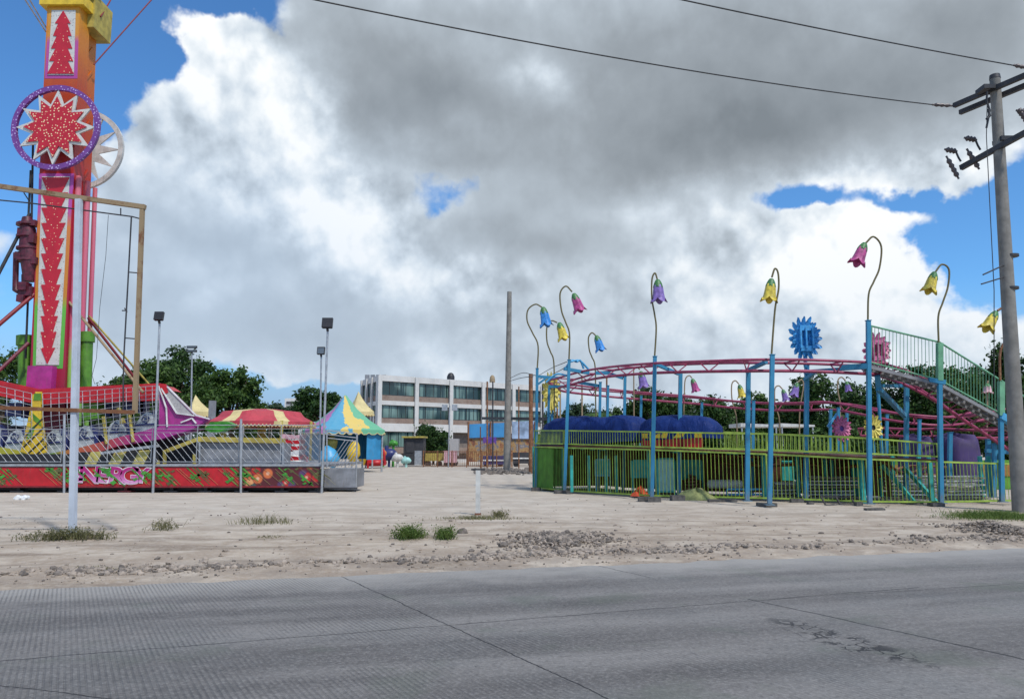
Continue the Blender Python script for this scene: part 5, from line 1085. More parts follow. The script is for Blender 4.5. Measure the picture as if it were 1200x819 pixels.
# ================================================================ BUILDING
bA = at(443, 543, 90); bA = Vector((bA.x, 90, 0)); bB = at(635, 538, 106); bB = Vector((bB.x, 106, 0))
fdir = (bB-bA).normalized(); fin = Vector((-3.5, 7.3, 0)).normalized(); FLn = (bB-bA).length; NB = 5; BW = FLn/NB
bl_ = thing('office_building', bA+fdir*FLn/2, 'three storey white framed building with brick bands and teal windows', 'building')
def fbox(mb, o_, dx_, dn_, s0, s1, z0, z1, n0, n1, mi=0):
    """box on a facade: s along, n inwards (negative = proud)"""
    P8 = [o_+dx_*s+dn_*n+Vector((0, 0, z)) for s in (s0, s1) for n in (n0, n1) for z in (z0, z1)]
    mb.add(P8, [(0, 1, 3, 2), (4, 6, 7, 5), (0, 4, 5, 1), (2, 3, 7, 6), (0, 2, 6, 4), (1, 5, 7, 3)], mi)
M['brick'], t, b = newmat('brick_band'); o = t.new('ShaderNodeTexCoord').outputs['Object']
br = t.new('ShaderNodeTexBrick'); ox, oy, oz = t.sep(o); t.inp(br.inputs['Vector'], t.comb(t.math('ADD', ox, t.math('MULTIPLY', oy, .8)), oz, 0.0)); br.inputs['Scale'].default_value = 2.2
br.inputs['Color1'].default_value = (.26, .17, .13, 1); br.inputs['Color2'].default_value = (.17, .11, .085, 1); br.inputs['Mortar'].default_value = (.32, .28, .24, 1)
t.inp(b.inputs['Base Color'], t.mix(t.ss(t.noise(o, 1.0, 4), .4, .7), br.outputs[0], (.28, .22, .18))); b.inputs['Roughness'].default_value = .9
M['glass'], t, b = newmat('teal_glass'); o = t.new('ShaderNodeNewGeometry').outputs['Position']
cur = t.noise(t.vec('MULTIPLY', o, (1, 1, .03)), 1.9, 3, .7)
t.inp(b.inputs['Base Color'], t.mix(t.math('MULTIPLY', t.ss(cur, .40, .54), t.ss(t.noise(t.vec('ADD', o, (0, 0, 3)), .20, 2), .36, .50)), (.012, .035, .035), (.17, .27, .24)))
b.inputs['Roughness'].default_value = .10; b.inputs['Specular IOR Level'].default_value = .9
M['bwhite'] = paint('building_white', (.60, .59, .565), .8, 0, .10, .6, dirtf=.35); M['bcore'] = paint('building_core', (.20, .17, .15), .9)
zF = [(9.65, 8.0, 7.35), (6.85, 5.3, 4.7), (3.75, 1.9, 1.2)]
depth = 8.0
mb = MB(); fbox(mb, bA, fdir, fin, .3, FLn-.3, 0, 10.0, .9, depth); mb.build('core_wall', 'bcore', bl_)
mb = MB()
for z0, z1 in [(9.65, 10.35), (6.85, 7.35), (3.75, 4.7), (0, .45)]:
    fbox(mb, bA, fdir, fin, -.05, FLn+.05, z0, z1, -.10, .85)
mb.build('floor_slab', 'bwhite', bl_)
for k in range(NB+1):
    mb = MB(); fbox(mb, bA, fdir, fin, k*BW-.26, k*BW+.26, 0, 10.3, -.30 if k else -.22, .8); mb.build('column', 'bwhite', bl_)
for fl, (zt3, zb3, zs) in enumerate(zF):
    for k in range(NB):
        s0, s1 = k*BW+.27, (k+1)*BW-.27
        mb = MB(); fbox(mb, bA, fdir, fin, s0, s1, zs-.0, zb3, .12, .84); mb.build('brick_band', 'brick', bl_)
        if fl == 2 and k in (2,): 
            continue
        mb = MB(); fr_ = .07
        for (a, b_, c, d_) in [(s0, s1, zt3-fr_, zt3), (s0, s1, zb3, zb3+fr_), (s0, s0+fr_, zb3+fr_, zt3-fr_), (s1-fr_, s1, zb3+fr_, zt3-fr_)]: fbox(mb, bA, fdir, fin, a, b_, c, d_, .16, .28)
        for m_ in (1/4, 2/4, 3/4): c = lerp(s0, s1, m_); fbox(mb, bA, fdir, fin, c-.03, c+.03, zb3+fr_, zt3-fr_, .17, .27)
        wn = mb.build('window', 'darksteel', bl_)
        mb = MB(); fbox(mb, bA, fdir, fin, s0+fr_, s1-fr_, zb3+fr_, zt3-fr_, .21, .23); mb.build('pane', 'glass', wn)
# left side face
sB = bA+fin*12.0; sd_ = fin; so_ = fdir
mb = MB(); fbox(mb, bA, fin, fdir, .95, 7.95, 0, 10.0, .25, .9); mb.build('side_core_wall', 'bcore', bl_)
mb = MB()
for z0, z1 in [(9.65, 10.33), (6.85, 7.33), (3.75, 4.68), (0, .45)]: fbox(mb, bA, fin, fdir, .86, 8.0, z0, z1, -.05, .2)
mb.build('side_slab', 'bwhite', bl_)
for s in (3.0, 5.5, 7.9):
    mb = MB(); fbox(mb, bA, fin, fdir, s-.22, s+.22, 0, 10.3, -.25, .22); mb.build('column', 'bwhite', bl_)
for fl, (zt3, zb3, zs) in enumerate(zF):
    for (s0, s1) in [(1.0, 2.7), (3.25, 5.25), (5.75, 7.65)]:
        mb = MB(); fbox(mb, bA, fin, fdir, s0, s1, zs, zb3, .0, .2); mb.build('brick_band', 'brick', bl_)
        mb = MB(); 
        for (a, b_, c, d_) in [(s0, s1, zt3-.07, zt3), (s0, s1, zb3, zb3+.07), (s0, s0+.07, zb3+.07, zt3-.07), (s1-.07, s1, zb3+.07, zt3-.07), ((s0+s1)/2-.03, (s0+s1)/2+.03, zb3+.07, zt3-.07)]: fbox(mb, bA, fin, fdir, a, b_, c, d_, .02, .12)
        wn = mb.build('window', 'darksteel', bl_); mb = MB(); fbox(mb, bA, fin, fdir, s0+.07, s1-.07, zb3+.07, zt3-.07, .06, .08); mb.build('pane', 'glass', wn)
mb = MB(); fbox(mb, bA, fdir, fin, .2, FLn-.2, 10.0, 10.12, .9, depth); mb.build('roof', 'concrete', bl_)
wt = bA+fdir*11.4+fin*3+Vector((0, 0, 10.12)); mb = MB(); mb.tube([wt, wt+Vector((0, 0, .95)), wt+Vector((0, 0, 1.3)), wt+Vector((0, 0, 1.45))], [.5, .5, .35, .15], 16); tag(mb.build('water_tank', 'black'), 'black rooftop water tank on the white building', 'water tank')
wt = bA+fdir*18+fin*2.5+Vector((0, 0, 10.12)); mb = MB(); mb.tube([wt, wt+Vector((0, 0, .9)), wt+Vector((0, 0, 1.3)), wt+Vector((0, 0, 1.5))], [.36, .38, .3, .12], 14); tag(mb.build('water_tank', 'tan'), 'slim pale rooftop tank right of the black one', 'water tank')
mb = MB(); wt = bA+fdir*1.2+fin*6+Vector((0, 0, 10.34))
for k in range(4): mb.box(wt+Vector((k*.7-1, 0, .3)), (.5, .5, .6))
tag(mb.build('rooftop_unit', 'grey'), 'row of small grey boxes on the left roof corner', 'roof unit')
# small far building with balconies behind the tree
fb = thing('distant_building', at(345, 500, 160), 'tiny pale building top peeking out left of the far round tree', 'building'); c = at(346, 470, 160)
mb = MB(); mb.box((c.x, 162, c.z/2), (4.4, 4, c.z+1.2)); mb.build('wall', 'bwhite', fb); mb = MB(); 
for k in range(3): mb.box((c.x, 159.9, c.z-.3-k*1.1), (3.6, .15, .45))
mb.build('window', 'darksteel', fb)
# ================================================================ TREES
def tree(px, pyt, wpx, Y, label, mat='leafdark', n=5200, leaf=.30, lobes=9, seed=1, trunk=True, name='leafy_tree', pybase=None, flat=.75, low=.28):
    n = int(n*2.4); leaf *= .58; c = at(px, pyt, Y); H = c.z; hw = wpx/F*Y/2; rng = np.random.RandomState(seed); x0 = c.x
    rt = thing(name, (x0, Y, 0), label, 'tree')
    zc = H*(1+low)/2 if trunk else H*.5; hz_ = H-zc
    cs, rs = [], []
    cs.append((x0, Y, zc)); rs.append((hw*.62, hw*.6, hz_*.72))
    for k in range(lobes*2+4):
        an = rng.uniform(0, 6.283); r_ = rng.uniform(.45, .82); zz = rng.uniform(-.75, .78); s_ = rng.uniform(.24, .42)
        wd = math.sqrt(max(.1, 1-zz*zz*.8))
        cs.append((x0+math.cos(an)*hw*r_*wd, Y+math.sin(an)*hw*r_*.9*wd, zc+hz_*zz*.9)); rs.append((hw*s_, hw*s_, max(hw, hz_)*s_*flat))
    cs = np.array(cs); rs = np.array(rs); vol = rs.prod(axis=1)**(2/3); pr = vol/vol.sum(); idx = rng.choice(len(cs), n, p=pr)
    u = rng.normal(size=(n, 3)); u /= np.linalg.norm(u, axis=1)[:, None]; rad = rng.uniform(.25, 1, n)**.38; sp_ = 1+rng.normal(0, .10, n)
    pos = cs[idx]+u*rs[idx]*(rad*sp_)[:, None]; keep = np.array([mn.noise((p[0]*.55, p[1]*.55, p[2]*.75)) > -.20 for p in pos]); pos[~keep] = pos[rng.choice(np.where(keep)[0], (~keep).sum())]+rng.normal(0, .25, ((~keep).sum(), 3)); pos[:, 2] = np.maximum(pos[:, 2], .2)
    nrm = u*.7+rng.normal(size=(n, 3))*.55+np.array([0, 0, .35]); nrm /= np.linalg.norm(nrm, axis=1)[:, None]
    t1 = np.cross(nrm, rng.normal(size=(n, 3))); t1 /= np.linalg.norm(t1, axis=1)[:, None]; t2 = np.cross(nrm, t1); sz = leaf*rng.uniform(.5, 1.25, n)[:, None]
    V = np.stack([pos-t1*sz, pos+t2*sz*.55, pos+t1*sz, pos-t2*sz*.55], axis=1).reshape(-1, 3)-np.array([x0, Y, 0])
    me = bpy.data.meshes.new('crown'); me.vertices.add(4*n); me.vertices.foreach_set('co', V.ravel()); me.loops.add(4*n); me.loops.foreach_set('vertex_index', np.arange(4*n)); me.polygons.add(n); me.polygons.foreach_set('loop_start', np.arange(n)*4); me.update(calc_edges=True)
    me.materials.append(M[mat]); ob = bpy.data.objects.new('crown', me); COL.objects.link(ob); ob.parent = rt
    mb = MB(); zt4 = zc; tr = max(.10, H*.025)
    mb.tube([(x0, Y, -.1), (x0+tr, Y, zt4*.5), (x0-tr*.5, Y, zt4)], [tr*1.3, tr, tr*.6], 8)
    for k in range(1, min(9, len(cs))): mb.tube([(x0, Y, max(.3, zc-hz_*.8)), tuple((cs[k]+np.array([x0, Y, zc-hz_*.4]))/2), tuple(cs[k])], [tr*.55, tr*.4, tr*.15], 5)
    mb.build('trunk', 'bark', rt); return rt
tree(170, 421, 105, 66, 'broad green tree behind the rusty frame left of the floodlights', 'leafmid', 7000, .34, seed=2)
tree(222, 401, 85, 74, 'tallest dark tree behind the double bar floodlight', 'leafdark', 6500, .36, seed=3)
tree(272, 428, 88, 62, 'rounded green tree right of the double bar floodlight', 'leafmid', 7500, .30, seed=4)
tree(8, 402, 50, 70, 'sparse tree at the left edge behind the tower braces', 'leafmid', 1300, .34, seed=5)
tree(118, 447, 60, 80, 'low tree between the tower and the rusty frame', 'leafdark', 3500, .36, seed=6)
tree(378, 455, 84, 120, 'wide dark umbrella shaped tree left of the white building', 'leafdark', 5200, .55, seed=7, flat=.45, low=.45)
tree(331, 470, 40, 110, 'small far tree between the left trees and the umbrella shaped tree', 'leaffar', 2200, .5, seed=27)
tree(508, 496, 44, 84, 'round bushy tree in front of the white building', 'leafdark', 3600, .26, seed=8, trunk=False, low=.1)
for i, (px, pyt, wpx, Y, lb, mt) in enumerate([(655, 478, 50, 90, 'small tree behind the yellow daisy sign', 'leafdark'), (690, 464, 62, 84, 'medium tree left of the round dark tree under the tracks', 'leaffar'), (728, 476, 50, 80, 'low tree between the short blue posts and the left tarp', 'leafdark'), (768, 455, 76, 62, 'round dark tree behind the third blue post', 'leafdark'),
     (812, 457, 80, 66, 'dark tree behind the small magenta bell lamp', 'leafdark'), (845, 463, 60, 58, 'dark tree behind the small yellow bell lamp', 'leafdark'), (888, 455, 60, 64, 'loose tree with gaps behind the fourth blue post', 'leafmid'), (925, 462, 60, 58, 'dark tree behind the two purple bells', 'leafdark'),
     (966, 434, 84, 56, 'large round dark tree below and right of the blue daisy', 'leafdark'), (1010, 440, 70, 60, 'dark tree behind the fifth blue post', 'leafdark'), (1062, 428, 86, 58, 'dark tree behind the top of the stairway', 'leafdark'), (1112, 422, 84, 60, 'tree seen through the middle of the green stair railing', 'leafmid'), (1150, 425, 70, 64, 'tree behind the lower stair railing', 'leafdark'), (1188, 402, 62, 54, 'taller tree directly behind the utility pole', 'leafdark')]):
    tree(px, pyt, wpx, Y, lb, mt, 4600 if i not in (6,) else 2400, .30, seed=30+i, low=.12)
for i, (px, pyt, wpx, Y, lb) in enumerate([(780, 478, 130, 75, 'long low dark bush behind the tarp covered trains'), (880, 478, 130, 72, 'long low dark bush behind the fourth post'), (985, 474, 140, 70, 'long low dark bush behind the magenta daisy'), (1090, 470, 140, 70, 'long low dark bush behind the tall purple tarp'), (1190, 466, 130, 68, 'long low dark bush behind the utility pole'), (700, 492, 90, 95, 'long low bush at the far left behind the station')]):
    tree(px, pyt, wpx, Y, lb, 'leafdark', 4200, .42, seed=60+i, trunk=False, name='bush', low=.05)
mb = MB()
fr_ = random.Random(4)
n = 9000; pos = []
for k in range(n):
    x = fr_.uniform(-260, 260); y = 190+fr_.uniform(-12, 12); h = 5.5+2.6*mn.noise((x*.05, 0, 3))+1.2*mn.noise((x*.3, 1, 3)); z = h*fr_.random()**.6
    a = fr_.uniform(0, 6.3); s_ = .9; c_, d2 = math.cos(a)*s_, math.sin(a)*s_; e2 = fr_.uniform(-.6, .6)
    mb.add([(x-c_, y-d2, z-e2), (x+d2*.6, y, z+.5), (x+c_, y+d2, z+e2), (x-d2*.6, y, z-.5)], [(0, 1, 2, 3)])
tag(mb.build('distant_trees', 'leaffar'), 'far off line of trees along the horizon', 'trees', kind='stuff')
# palm
pm = thing('palm_tree', (at(700, 500, 60).x, 60, 0), 'thin little palm tree above the left blue tarp', 'tree'); pc = at(702, 487, 60); mb = MB(); mb.tube([(pc.x, 60, 0), pc], .12, 8); mb.build('trunk', 'bark', pm)
mb = MB()
for k in range(16):
    an = k/16*6.283; pts = [pc+Vector((math.cos(an)*r_, math.sin(an)*r_, .5*r_-.42*r_*r_)) for r_ in (0, .5, 1, 1.5, 1.9)]
    for a, b_ in zip(pts, pts[1:]): s_ = (b_-a).cross(Vector((0, 0, 1))).normalized()*.18; mb.add([a-s_, b_-s_+Vector((0, 0, -.1)), b_+Vector((0, 0, .02)), b_+s_+Vector((0, 0, -.1)), a+s_, a+Vector((0, 0, .05))], [(0, 1, 2, 5), (5, 2, 3, 4)])
mb.build('fronds', 'leafmid', pm)
# ================================================================ MIDDLE: canopy ride, tent, kiddie things
CY = 44.0
cr = thing('canopy_ride', Vector((at(306, 520, CY).x, CY, 0)), 'small childrens ride under a red and yellow scalloped canopy', 'kiddie ride')
c0, c1 = at(246, 497, CY).x, at(368, 497, CY).x; cx, hw = (c0+c1)/2, (c1-c0)/2; ze = at(300, 493, CY-2).z; zp = at(300, 478.5, CY-.7).z
def umbrella(rt, cx, Y, hw, hd, ze, zp, ns, mats_i, mats, scal=.22, flat=.55, nm='canopy', rip=4):
    mb = MB(); n = ns*rip; vs = []; rings = [(0.0, zp), (.25, lerp(ze, zp, .97)), (flat, lerp(ze, zp, .80)), (.8, lerp(ze, zp, .42)), (1, ze)]
    for r_, z in rings:
        for k in range(n): an = 2*math.pi*(k+.5)/n; vs.append((cx+math.cos(an)*hw*max(r_, .01), Y+math.sin(an)*hd*max(r_, .01), z-(.10*abs(math.sin(math.pi*(k+.5)/rip))*r_ if r_ > .5 else 0)))
    for j in range(4):
        for k in range(n): mb.add([vs[j*n+k], vs[j*n+(k+1) % n], vs[(j+1)*n+(k+1) % n], vs[(j+1)*n+k]], [(0, 1, 2, 3)], mats_i(k, j), True)
    ob = mb.build(nm, mats, rt)
    mb = MB(); m_ = ns*8*3
    for k in range(m_):
        a1, a2 = 2*math.pi*k/m_, 2*math.pi*(k+1)/m_; f1 = abs(math.sin(math.pi*k/3)); 
        p1 = Vector((cx+math.cos(a1)*hw*1.005, Y+math.sin(a1)*hd*1.005, ze-.03)); p2 = Vector((cx+math.cos(a2)*hw*1.005, Y+math.sin(a2)*hd*1.005, ze-.03))
        l1 = scal*(.55+.45*math.sin(math.pi*((k % 3))/3)); l2 = scal*(.55+.45*math.sin(math.pi*((k % 3)+1)/3))
        mb.add([p1, p2, p2-Vector((0, 0, l2)), p1-Vector((0, 0, l1))], [(0, 1, 2, 3)], mats_i(int(k/m_*n), 3))
        mb.bar(p1-Vector((0, 0, l1)), p2-Vector((0, 0, l2)), .035, .035, len(mats)-1)
    mb.build('scalloped_edge', mats, ob); return ob
M['canred'] = paint('canopy_red', (.46, .05, .07), .7, 0, .2, 1.5, dirtf=.2); M['canyel'] = paint('canopy_yellow', (.60, .50, .24), .7, 0, .15, 1.5, dirtf=.2); M['canedge'] = paint('canopy_edge', (.68, .55, .28), .7)
umbrella(cr, cx, CY, hw, 3.0, ze, zp, 12, lambda k, j: 1 if (k % 8 in (0, 1)) or j == 0 else 0, ['canred', 'canyel', 'canedge'], .30, .72)
for px in (249, 264, 330, 357):
    mb = MB(); mb.tube([Vector((at(px, 500, CY-2.3).x, CY-2.3 if px in (264, 330) else CY-1, 0)), Vector((at(px, 500, CY-2.3).x, CY-2.3 if px in (264, 330) else CY-1, ze))], .09, 8)
    mb.build('canopy_post', 'mustard', cr)
mb = MB(); mb.tube([(cx, CY, 0), (cx, CY, zp)], .25, 10); mb.build('centre_column', 'mustard', cr)
mb = MB(); mb.tube([(cx, CY, .1), (cx, CY, .45)], 2.6, 28); mb.build('round_base', 'white', cr)
rr_ = random.Random(9)
for k in range(9):
    an = k/9*6.283+.3; x, y = cx+math.cos(an)*2.15, CY+math.sin(an)*1.9; mc = ['red', 'bluelight', 'yellow', 'white', 'tribal'][k % 5]
    mb = MB(); mb.tube([(x-.55, y, .75), (x-.35, y, .95), (x+.2, y, 1.0), (x+.5, y, .85), (x+.62, y, .7)], [.12, .36, .38, .28, .1], 10); mb.tube([(x, y, .45), (x, y, .7)], .12, 8); mb.tube([(x-.5, y, 1.0), (x-.62, y, 1.35), (x-.55, y, 1.62)], [.14, .13, .20], 8); r1 = mb.build('animal_seat', mc, cr)
    mb = MB(); mb.tube([(x+.1, y, 1.2), (x+.1, y, ze)], .03, 6); mb.build('seat_pole', 'white', cr)
# extra red white machine visible at the right end of the canopy
mk = thing('stacked_race_seats', at(343, 545, 36.5), 'red and white striped kiddie seats stacked beside the operator counter', 'kiddie seats')
for k, (yy, mt) in enumerate([(543, 'white'), (537, 'red'), (531, 'white'), (525, 'red'), (518, 'red'), (512, 'bellpink')]):
    c = at(343+(k % 2)*1.5, yy, 36.6); mb = MB(); mb.prism([(c.x-.45, 36.3, c.z-.10), (c.x+.42, 36.3, c.z-.08), (c.x+.5, 36.3, c.z+.12), (c.x+.1, 36.3, c.z+.07), (c.x-.5, 36.3, c.z+.14)], (0, .8, 0)); mb.build('seat_shell', mt, mk)
mb = MB(); mb.tube([(c.x-.35, 36.7, 1.0), (c.x-.35, 36.7, c.z)], .04, 6); mb.build('stack_pole', 'darksteel', mk)
fg = thing('green_frog_figure', at(255, 505, 39), 'bright green kiddie ride roof piece between the prow and the canopy', 'ride figure'); c = at(256, 499, 38.5)
mb = MB(); mb.prism([(c.x-.7, 38.5, c.z-.15), (c.x-.35, 38.5, c.z-.35), (c.x+.1, 38.5, c.z-.30), (c.x+.75, 38.5, c.z+.05), (c.x+.4, 38.5, c.z+.22), (c.x-.4, 38.5, c.z+.2)], (0, .7, 0)); mb.build('body', 'tribal', fg); mb = MB(); mb.tube([(c.x, 38.8, .0), (c.x, 38.8, c.z-.2)], .07, 8); mb.build('pole', 'mustard', fg)
# tents
TYY = 57.0
M['tentmix'], t, b = newmat('tent_patchwork'); o = t.new('ShaderNodeTexCoord').outputs['Object']; ox, oy, oz = t.sep(o)
an_ = t.math('ARCTAN2', oy, ox); wig = t.math('MULTIPLY', t.math('SUBTRACT', t.noise(o, .75, 4, .6), .5), 1.5)
fr3 = t.math('FRACT', t.math('ADD', t.math('DIVIDE', t.math('ADD', an_, wig), math.pi), 1.0))
cc = t.ramp(fr3, [(0, (.05, .30, .22)), (.14, (.40, .13, .36)), (.36, (.05, .30, .46)), (.58, (.66, .48, .10)), (.76, (.10, .40, .22))], 'CONSTANT')
t.inp(b.inputs['Base Color'], t.mix(t.math('MULTIPLY', t.noise(o, 3, 4), .18), cc, (.5, .5, .5))); b.inputs['Roughness'].default_value = .7
def tent(px0, px1, pya, pye, Y, mat, wallmat, label, scal=True, pxa=None):
    a, b_ = at(px0, pye, Y).x, at(px1, pye, Y).x; cx = (a+b_)/2; hw = (b_-a)/2; zE = at(px0, pye, Y-hw).z; ap = at(pxa or (px0+px1)/2, pya, Y)
    rt = thing('party_tent', Vector((cx, Y, 0)), label, 'tent'); mb = MB(); n = 32; rings = [(.02, ap.z), (.30, lerp(zE, ap.z, .60)), (.62, lerp(zE, ap.z, .28)), (1, zE)]; vs = []
    for r_, z in rings:
        for k in range(n): an = 2*math.pi*k/n; sq = (abs(math.cos(an))**6+abs(math.sin(an))**6)**(-1/6); xx, yy = math.cos(an)*sq, math.sin(an)*sq; ca, sa = math.cos(.5), math.sin(.5); vs.append((lerp(ap.x, cx, r_)+(xx*ca-yy*sa)*hw*.90*r_, Y+(xx*sa+yy*ca)*hw*.90*r_, z))
    mb.add(vs, [(j*n+k, j*n+(k+1) % n, (j+1)*n+(k+1) % n, (j+1)*n+k) for j in range(3) for k in range(n)], 0, False); mb.build('roof', mat, rt)
    ed_ = [Vector(v) for v in vs[-n:]]; mb = MB()
    for k in range(n):
        p1, p2 = ed_[k], ed_[(k+1) % n]
        for q in range(3):
            a1, a2 = p1.lerp(p2, q/3), p1.lerp(p2, (q+1)/3); l1, l2 = .22+.14*abs(math.sin(q*math.pi/3)), .22+.14*abs(math.sin((q+1)*math.pi/3)); mb.add([a1, a2, a2-Vector((0, 0, l2)), a1-Vector((0, 0, l1))], [(0, 1, 2, 3)])
            if scal: mb.bar(a1-Vector((0, 0, l1)), a2-Vector((0, 0, l2)), .05, .04, 1)
    mb.build('valance', [mat, 'canedge'], rt)
    if wallmat:
        mb = MB(); 
        for k in range(n):
            p1, p2 = ed_[k], ed_[(k+1) % n]; q1 = Vector((cx+(p1.x-cx)*.93, Y+(p1.y-Y)*.93, 0)); q2 = Vector((cx+(p2.x-cx)*.93, Y+(p2.y-Y)*.93, 0))
            if k % 32 in (20, 21, 22, 23, 24, 25): continue
            mb.add([q1+Vector((0, 0, .9)), q2+Vector((0, 0, .9)), q2+Vector((0, 0, zE-.05)), q1+Vector((0, 0, zE-.05))], [(0, 1, 2, 3)])
        mb.build('wall', wallmat, rt)
    for k in (4, 12, 20, 28):
        mb = MB(); p1 = ed_[k]; mb.tube([(cx+(p1.x-cx)*.95, Y+(p1.y-Y)*.95, 0), (cx+(p1.x-cx)*.95, Y+(p1.y-Y)*.95, zE)], .07, 8); mb.build('tent_pole', 'silver', rt)
    return rt
M['tentwall'] = paint('tent_wall_blue', (.03, .24, .46), .7, 0, .2, 1.5)
tent(355, 449, 463, 503, TYY, 'tentmix', 'tentwall', 'patchwork tent in turquoise, yellow and pink with blue walls', pxa=405)
tent(406, 438, 459, 482, 66, 'canyel', None, 'yellow tent tip showing just behind the patchwork tent', pxa=420)
tent(218, 250, 463, 482, 52, 'canyel', None, 'yellow tent tip showing behind the magenta prow', pxa=229)
mb = MB(); c = at(249, 474, 50); mb.box((c.x, 50, c.z/2), (.35, .35, c.z+.5)); tag(mb.build('grey_board', 'grey'), 'thin grey upright board before the left trees', 'board')
# figures under the tent
def blob(name, pts, rs, mat, label, cat='ride figure', n=12):
    mb = MB(); mb.tube(smooth_path([at(*p) for p in pts], 4), list(np.interp(np.linspace(0, 1, (len(pts)-1)*4+1), np.linspace(0, 1, len(rs)), rs)), n); return tag(mb.build(name, mat), label, cat)
blob('balloon_figure', [(388, 530, 55), (388, 524, 55), (388, 517, 55), (388, 509, 55)], [.05, .40, .48, .1], 'mustard', 'orange balloon shaped figure inside the patchwork tent')
blob('blue_figure', [(384, 546, 54), (386, 538, 54), (384, 528, 54), (383, 522, 54)], [.5, .75, .5, .1], 'bluelight', 'plump blue inflatable figure inside the patchwork tent')
blob('yellow_figure', [(413, 545, 54), (414, 532, 54), (416, 522, 54), (417, 516, 54)], [.12, .5, .35, .1], 'yellow', 'slim yellow figure at the right side of the patchwork tent')
sw = thing('kiddie_swing_ride', gnd(440, 549), 'small red framed kiddie ride with balloon shaped colourful seat by the tent', 'kiddie ride'); SY = gnd(440, 549).y
mb = MB()
for dy in (0, 1.6):
    mb.tube(smooth_path([at(431, 549, SY+dy), at(432, 527, SY+dy), at(440, 519, SY+dy), at(449, 527, SY+dy), at(451, 545, SY+dy)], 4), .09, 8)
mb.tube([at(440, 519, SY), at(440, 519, SY+1.6)], .09, 8); mb.build('frame', 'red', sw)
mb = MB(); mb.tube(smooth_path([at(440, 546, SY+.8), at(440, 541, SY+.8), at(440, 537, SY+.8)], 3), [.7, .95, 1.0, 1.0, .9, .8, .7], 14); mb.build('basket', 'red', sw)
mb = MB(); mb.tube(smooth_path([at(441, 537, SY+.8), at(441, 530, SY+.8), at(441, 523, SY+.8)], 3), [.5, .8, .9, .9, .75, .5, .1], 14); mb.build('balloon', 'orange', sw)
mb = MB(); mb.tube(smooth_path([at(426, 545, SY), at(425, 530, SY), at(428, 521, SY)], 3), [.08, .3, .5, .5, .4, .25, .1], 10); tag(mb.build('yellow_leaf_figure', 'yellow'), 'yellow and green leaf shaped ride figure beside the red swing', 'ride figure')
# items in front of building
KY = 74.0
def kbox(name, px0, py0, px1, py1, Y, mat, label, cat, dep=1.5, roofmat=None):
    a, b_ = at(px0, py0, Y), at(px1, py1, Y); z0 = max(0, b_.z); rt = thing(name, ((a.x+b_.x)/2, Y, z0), label, cat)
    mb = MB(); mb.box(((a.x+b_.x)/2, Y+dep/2, (a.z+z0)/2), (b_.x-a.x, dep, a.z-z0)); mb.build('body', mat, rt)
    if roofmat: mb = MB(); mb.box(((a.x+b_.x)/2, Y+dep/2, a.z+.08), ((b_.x-a.x)*1.15, dep*1.3, .16)); mb.build('roof', roofmat, rt)
    return rt
k_ = kbox('ticket_kiosk', 473, 513, 496, 545, KY, 'darksteel', 'little kiosk with yellow roof and grey door before the building', 'kiosk', 2.0, 'mustard'); mb = MB(); a, b_ = at(486, 528, KY-.05), at(494, 545, KY-.05); mb.box(((a.x+b_.x)/2, KY-.05, (a.z+b_.z)/2), (b_.x-a.x, .08, a.z-b_.z)); mb.build('door', 'galv', k_)
mb = MB(); a, b_ = at(476, 517, KY-.05), at(485, 530, KY-.05); mb.box(((a.x+b_.x)/2, KY-.04, (a.z+b_.z)/2), (b_.x-a.x, .06, a.z-b_.z)); mb.build('window', 'darksteel', k_)
for (px, py, Y, rx, mt, lb) in [(456, 534, 72, .75, 'navy', 'dark blue round kiddie boat beside the kiosk'), (466, 538, 71, .5, 'offwhite', 'whitish round kiddie figure left of the kiosk'), (476, 541, 71, .42, 'tealpale', 'small pale teal kiddie car at the kiosk foot'), (449, 537, 72, .6, 'tribal', 'green kiddie car just right of the red swing'), (461, 521, 73, .4, 'tribal', 'green figure on top of the blue kiddie boat')]:
    c = at(px, py, Y); mb = MB(); z0 = 0.0
    mb.tube(smooth_path([(c.x-rx, Y, c.z-.1), (c.x-rx*.4, Y, c.z+.1), (c.x+rx*.4, Y, c.z+.12), (c.x+rx, Y, c.z)], 3), list(np.interp(range(10), [0, 3, 6, 9], [rx*.25, rx*.75, rx*.7, rx*.3])), 12); mb.tube([(c.x, Y, 0), (c.x, Y, c.z)], .12, 8); mb.tube([(c.x-rx*.3, Y, c.z+rx*.5), (c.x-rx*.35, Y, c.z+rx*1.25)], [rx*.3, rx*.22], 8)
    tag(mb.build('kiddie_figure', mt), lb, 'kiddie ride')
# stall with blue tarp roof and painted fronts
stl = thing('game_stall', at(590, 545, 80), 'long stall with bright blue tarp front above brown painted boards', 'stall')
mb = MB(); a, b_ = at(550, 497, 80), at(596, 513, 80); mb.prism([a, at(596, 495, 80), at(596, 512, 80), at(550, 513, 80)], (0, .2, 0)); mb.build('blue_tarp', paint('bright_tarp', (.05, .27, .55), .6, 0, .12, .7), stl)
mb = MB(); mb.prism([at(600, 494, 80), at(626, 493, 80), at(626, 514, 80), at(600, 514, 80)], (0, .2, 0)); mb.build('white_blue_sign', paint('pale_blue_sign', (.30, .40, .55), .6, 0, .5, .9), stl)
M['mural'], t, b = newmat('painted_boards'); o = t.new('ShaderNodeNewGeometry').outputs['Position']
t.inp(b.inputs['Base Color'], t.ramp(t.noise(t.vec('MULTIPLY', o, (1, 0, 1.2)), 1.1, 5, .7), [(.3, (.05, .04, .05)), (.42, (.26, .10, .05)), (.5, (.40, .26, .10)), (.57, (.12, .14, .20)), (.66, (.45, .36, .24))])); b.inputs['Roughness'].default_value = .7
